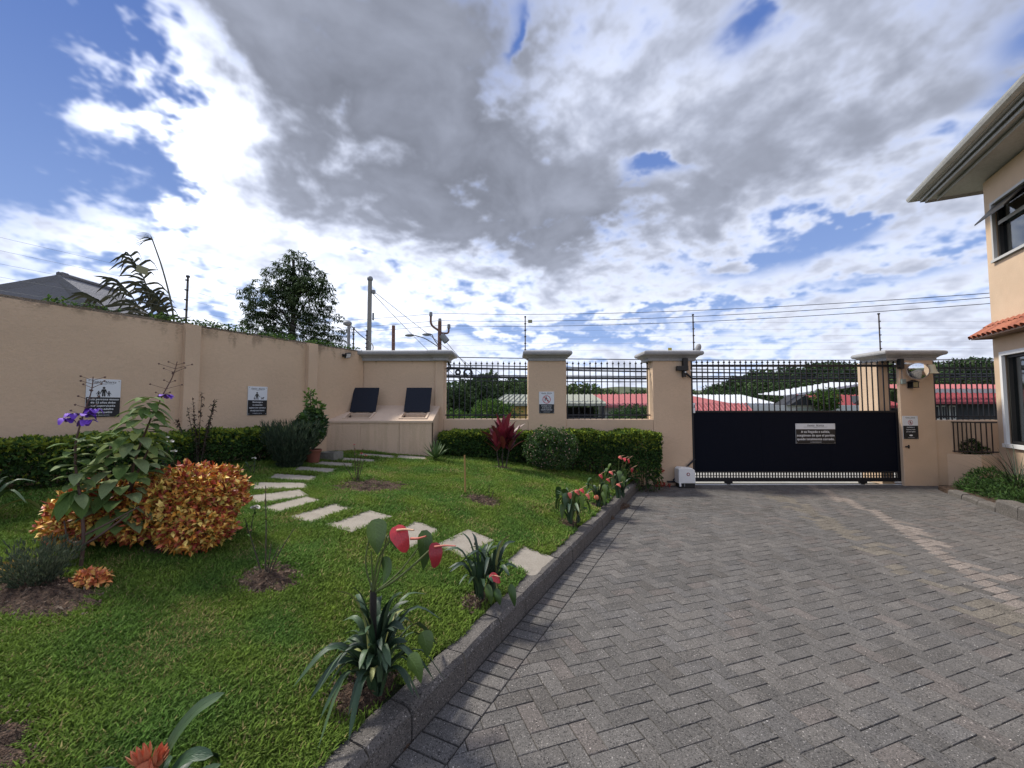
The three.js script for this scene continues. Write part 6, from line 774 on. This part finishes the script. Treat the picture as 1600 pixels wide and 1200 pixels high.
// trees one can tell apart
function simpleTree(name, label, x, y, z, r, h, n, len, cols, seed) { const t = thing(name, label, name.includes('bush') ? 'bush' : 'tree'), L = new Leaves(seed), R = L.R; for (let k = 0; k < 9; k++) { const a = k * 2.4, q = 0.55 * r, lx = x + Math.cos(a) * q * R(), ly = y + (R() - 0.4) * h, lz = z + Math.sin(a) * q * R(); ball(L, [lx, ly, lz], [r * 0.55, h * 0.5, r * 0.55], Math.round(n / 9), len, len * 0.5, cols, { shell: 0.35, up: 0.3 }); } stuffPart('crown', L, t); part('trunk', limb([[x, -1.6, z], [x, (y - 1.6) / 2, z], [x, y, z]], r * 0.09, r * 0.05), mBark, t); }
simpleTree('leafy_bush', 'dark rounded bush behind the railing by the gate pillar', 6.1, 1.0, -21, 1.9, 0.8, 3600, 0.16, [DG, G1, [0.06, 0.1, 0.04]], 171); simpleTree('green_tree', 'bright green rounded tree behind the white wall', 17.9, 1.9, -23.6, 0.95, 0.75, 3000, 0.13, [G2, G3, G1], 172); simpleTree('leafy_bush', 'green bushes beyond the railing beside the refuse box', -2.4, 0.6, -16, 1.6, 0.75, 3400, 0.16, [G2, G3, G1], 173); simpleTree('leafy_bush', 'tall green bush beyond the yellow house gable', -1.0, 0.95, -19, 1.5, 0.85, 3000, 0.15, [G1, G2, G3], 174);
// the wooded slopes read as one mass
{
  const L = new Leaves(181); ball(L, [0, 0, 0], [1, 0.85, 1], 110, 0.42, 0.3, [[1, 1, 1]], { shell: 0.6, up: 0.5 }); const g = L.geo(), R = seeded(182), spots = [];
  const crown = (x, y, z, r, h, tone) => { const n = Math.round(10 + r * 4); for (let i = 0; i < n; i++) { const a = R() * 6.283, q = Math.sqrt(R()) * r, f = R(), tap = 1 - 0.6 * f * f; spots.push([x + Math.cos(a) * q * tap, y + h * (0.2 + 0.8 * f), z + Math.sin(a) * q * tap, r * (0.24 + 0.16 * R()), tone]); } };
  for (let i = 0; i < 90; i++) { const x = -26 + 36 * R(), z = -42 - 24 * R(); crown(x, -1.5, z, 1.6 + R() * 1.4, 3.2 + 1.4 * R() + (x < 1.5 ? 1.5 : 0) + 0.05 * (-42 - z), R()); }
  for (let i = 0; i < 260; i++) { const x = 10 + 100 * R(), z = -62 - 40 * R(), k = smooth(34, 64, x); crown(x, -1.5 + 6.3 * k * smooth(-50, -80, z), z, 1.8 + R() * 1.8, 3.2 + 2.0 * R(), R()); }
    for (let i = 0; i < 60; i++) { const x = -40 + 80 * R(); crown(x, -1.5, -110 - 40 * R(), 3 + 2 * R(), 4 + 2.5 * R(), R()); }
  const m = new THREE.InstancedMesh(g, leafMat({ vertexColors: false, transmission: 0.2 }), spots.length), o = new THREE.Object3D(), c = new THREE.Color();
  spots.forEach(([x, y, z, s, t], i) => { o.position.set(x, y, z); o.rotation.set(R() * 0.6, R() * 6.283, R() * 0.6); o.scale.set(s * 1.2, s, s * 1.2); o.updateMatrix(); m.setMatrixAt(i, o.matrix); const k = 0.7 + 0.6 * R(); c.setRGB(lerp(0.036, 0.085, t) * k, lerp(0.07, 0.125, t) * k, lerp(0.03, 0.045, t) * k); m.setColorAt(i, c); });
  m.name = 'wooded_slope'; m.castShadow = m.receiveShadow = true; tag(m, 'dark green wooded slopes rising beyond the houses', 'woods', null, 'stuff'); scene.add(m);
}

renderer.render(scene, camera);
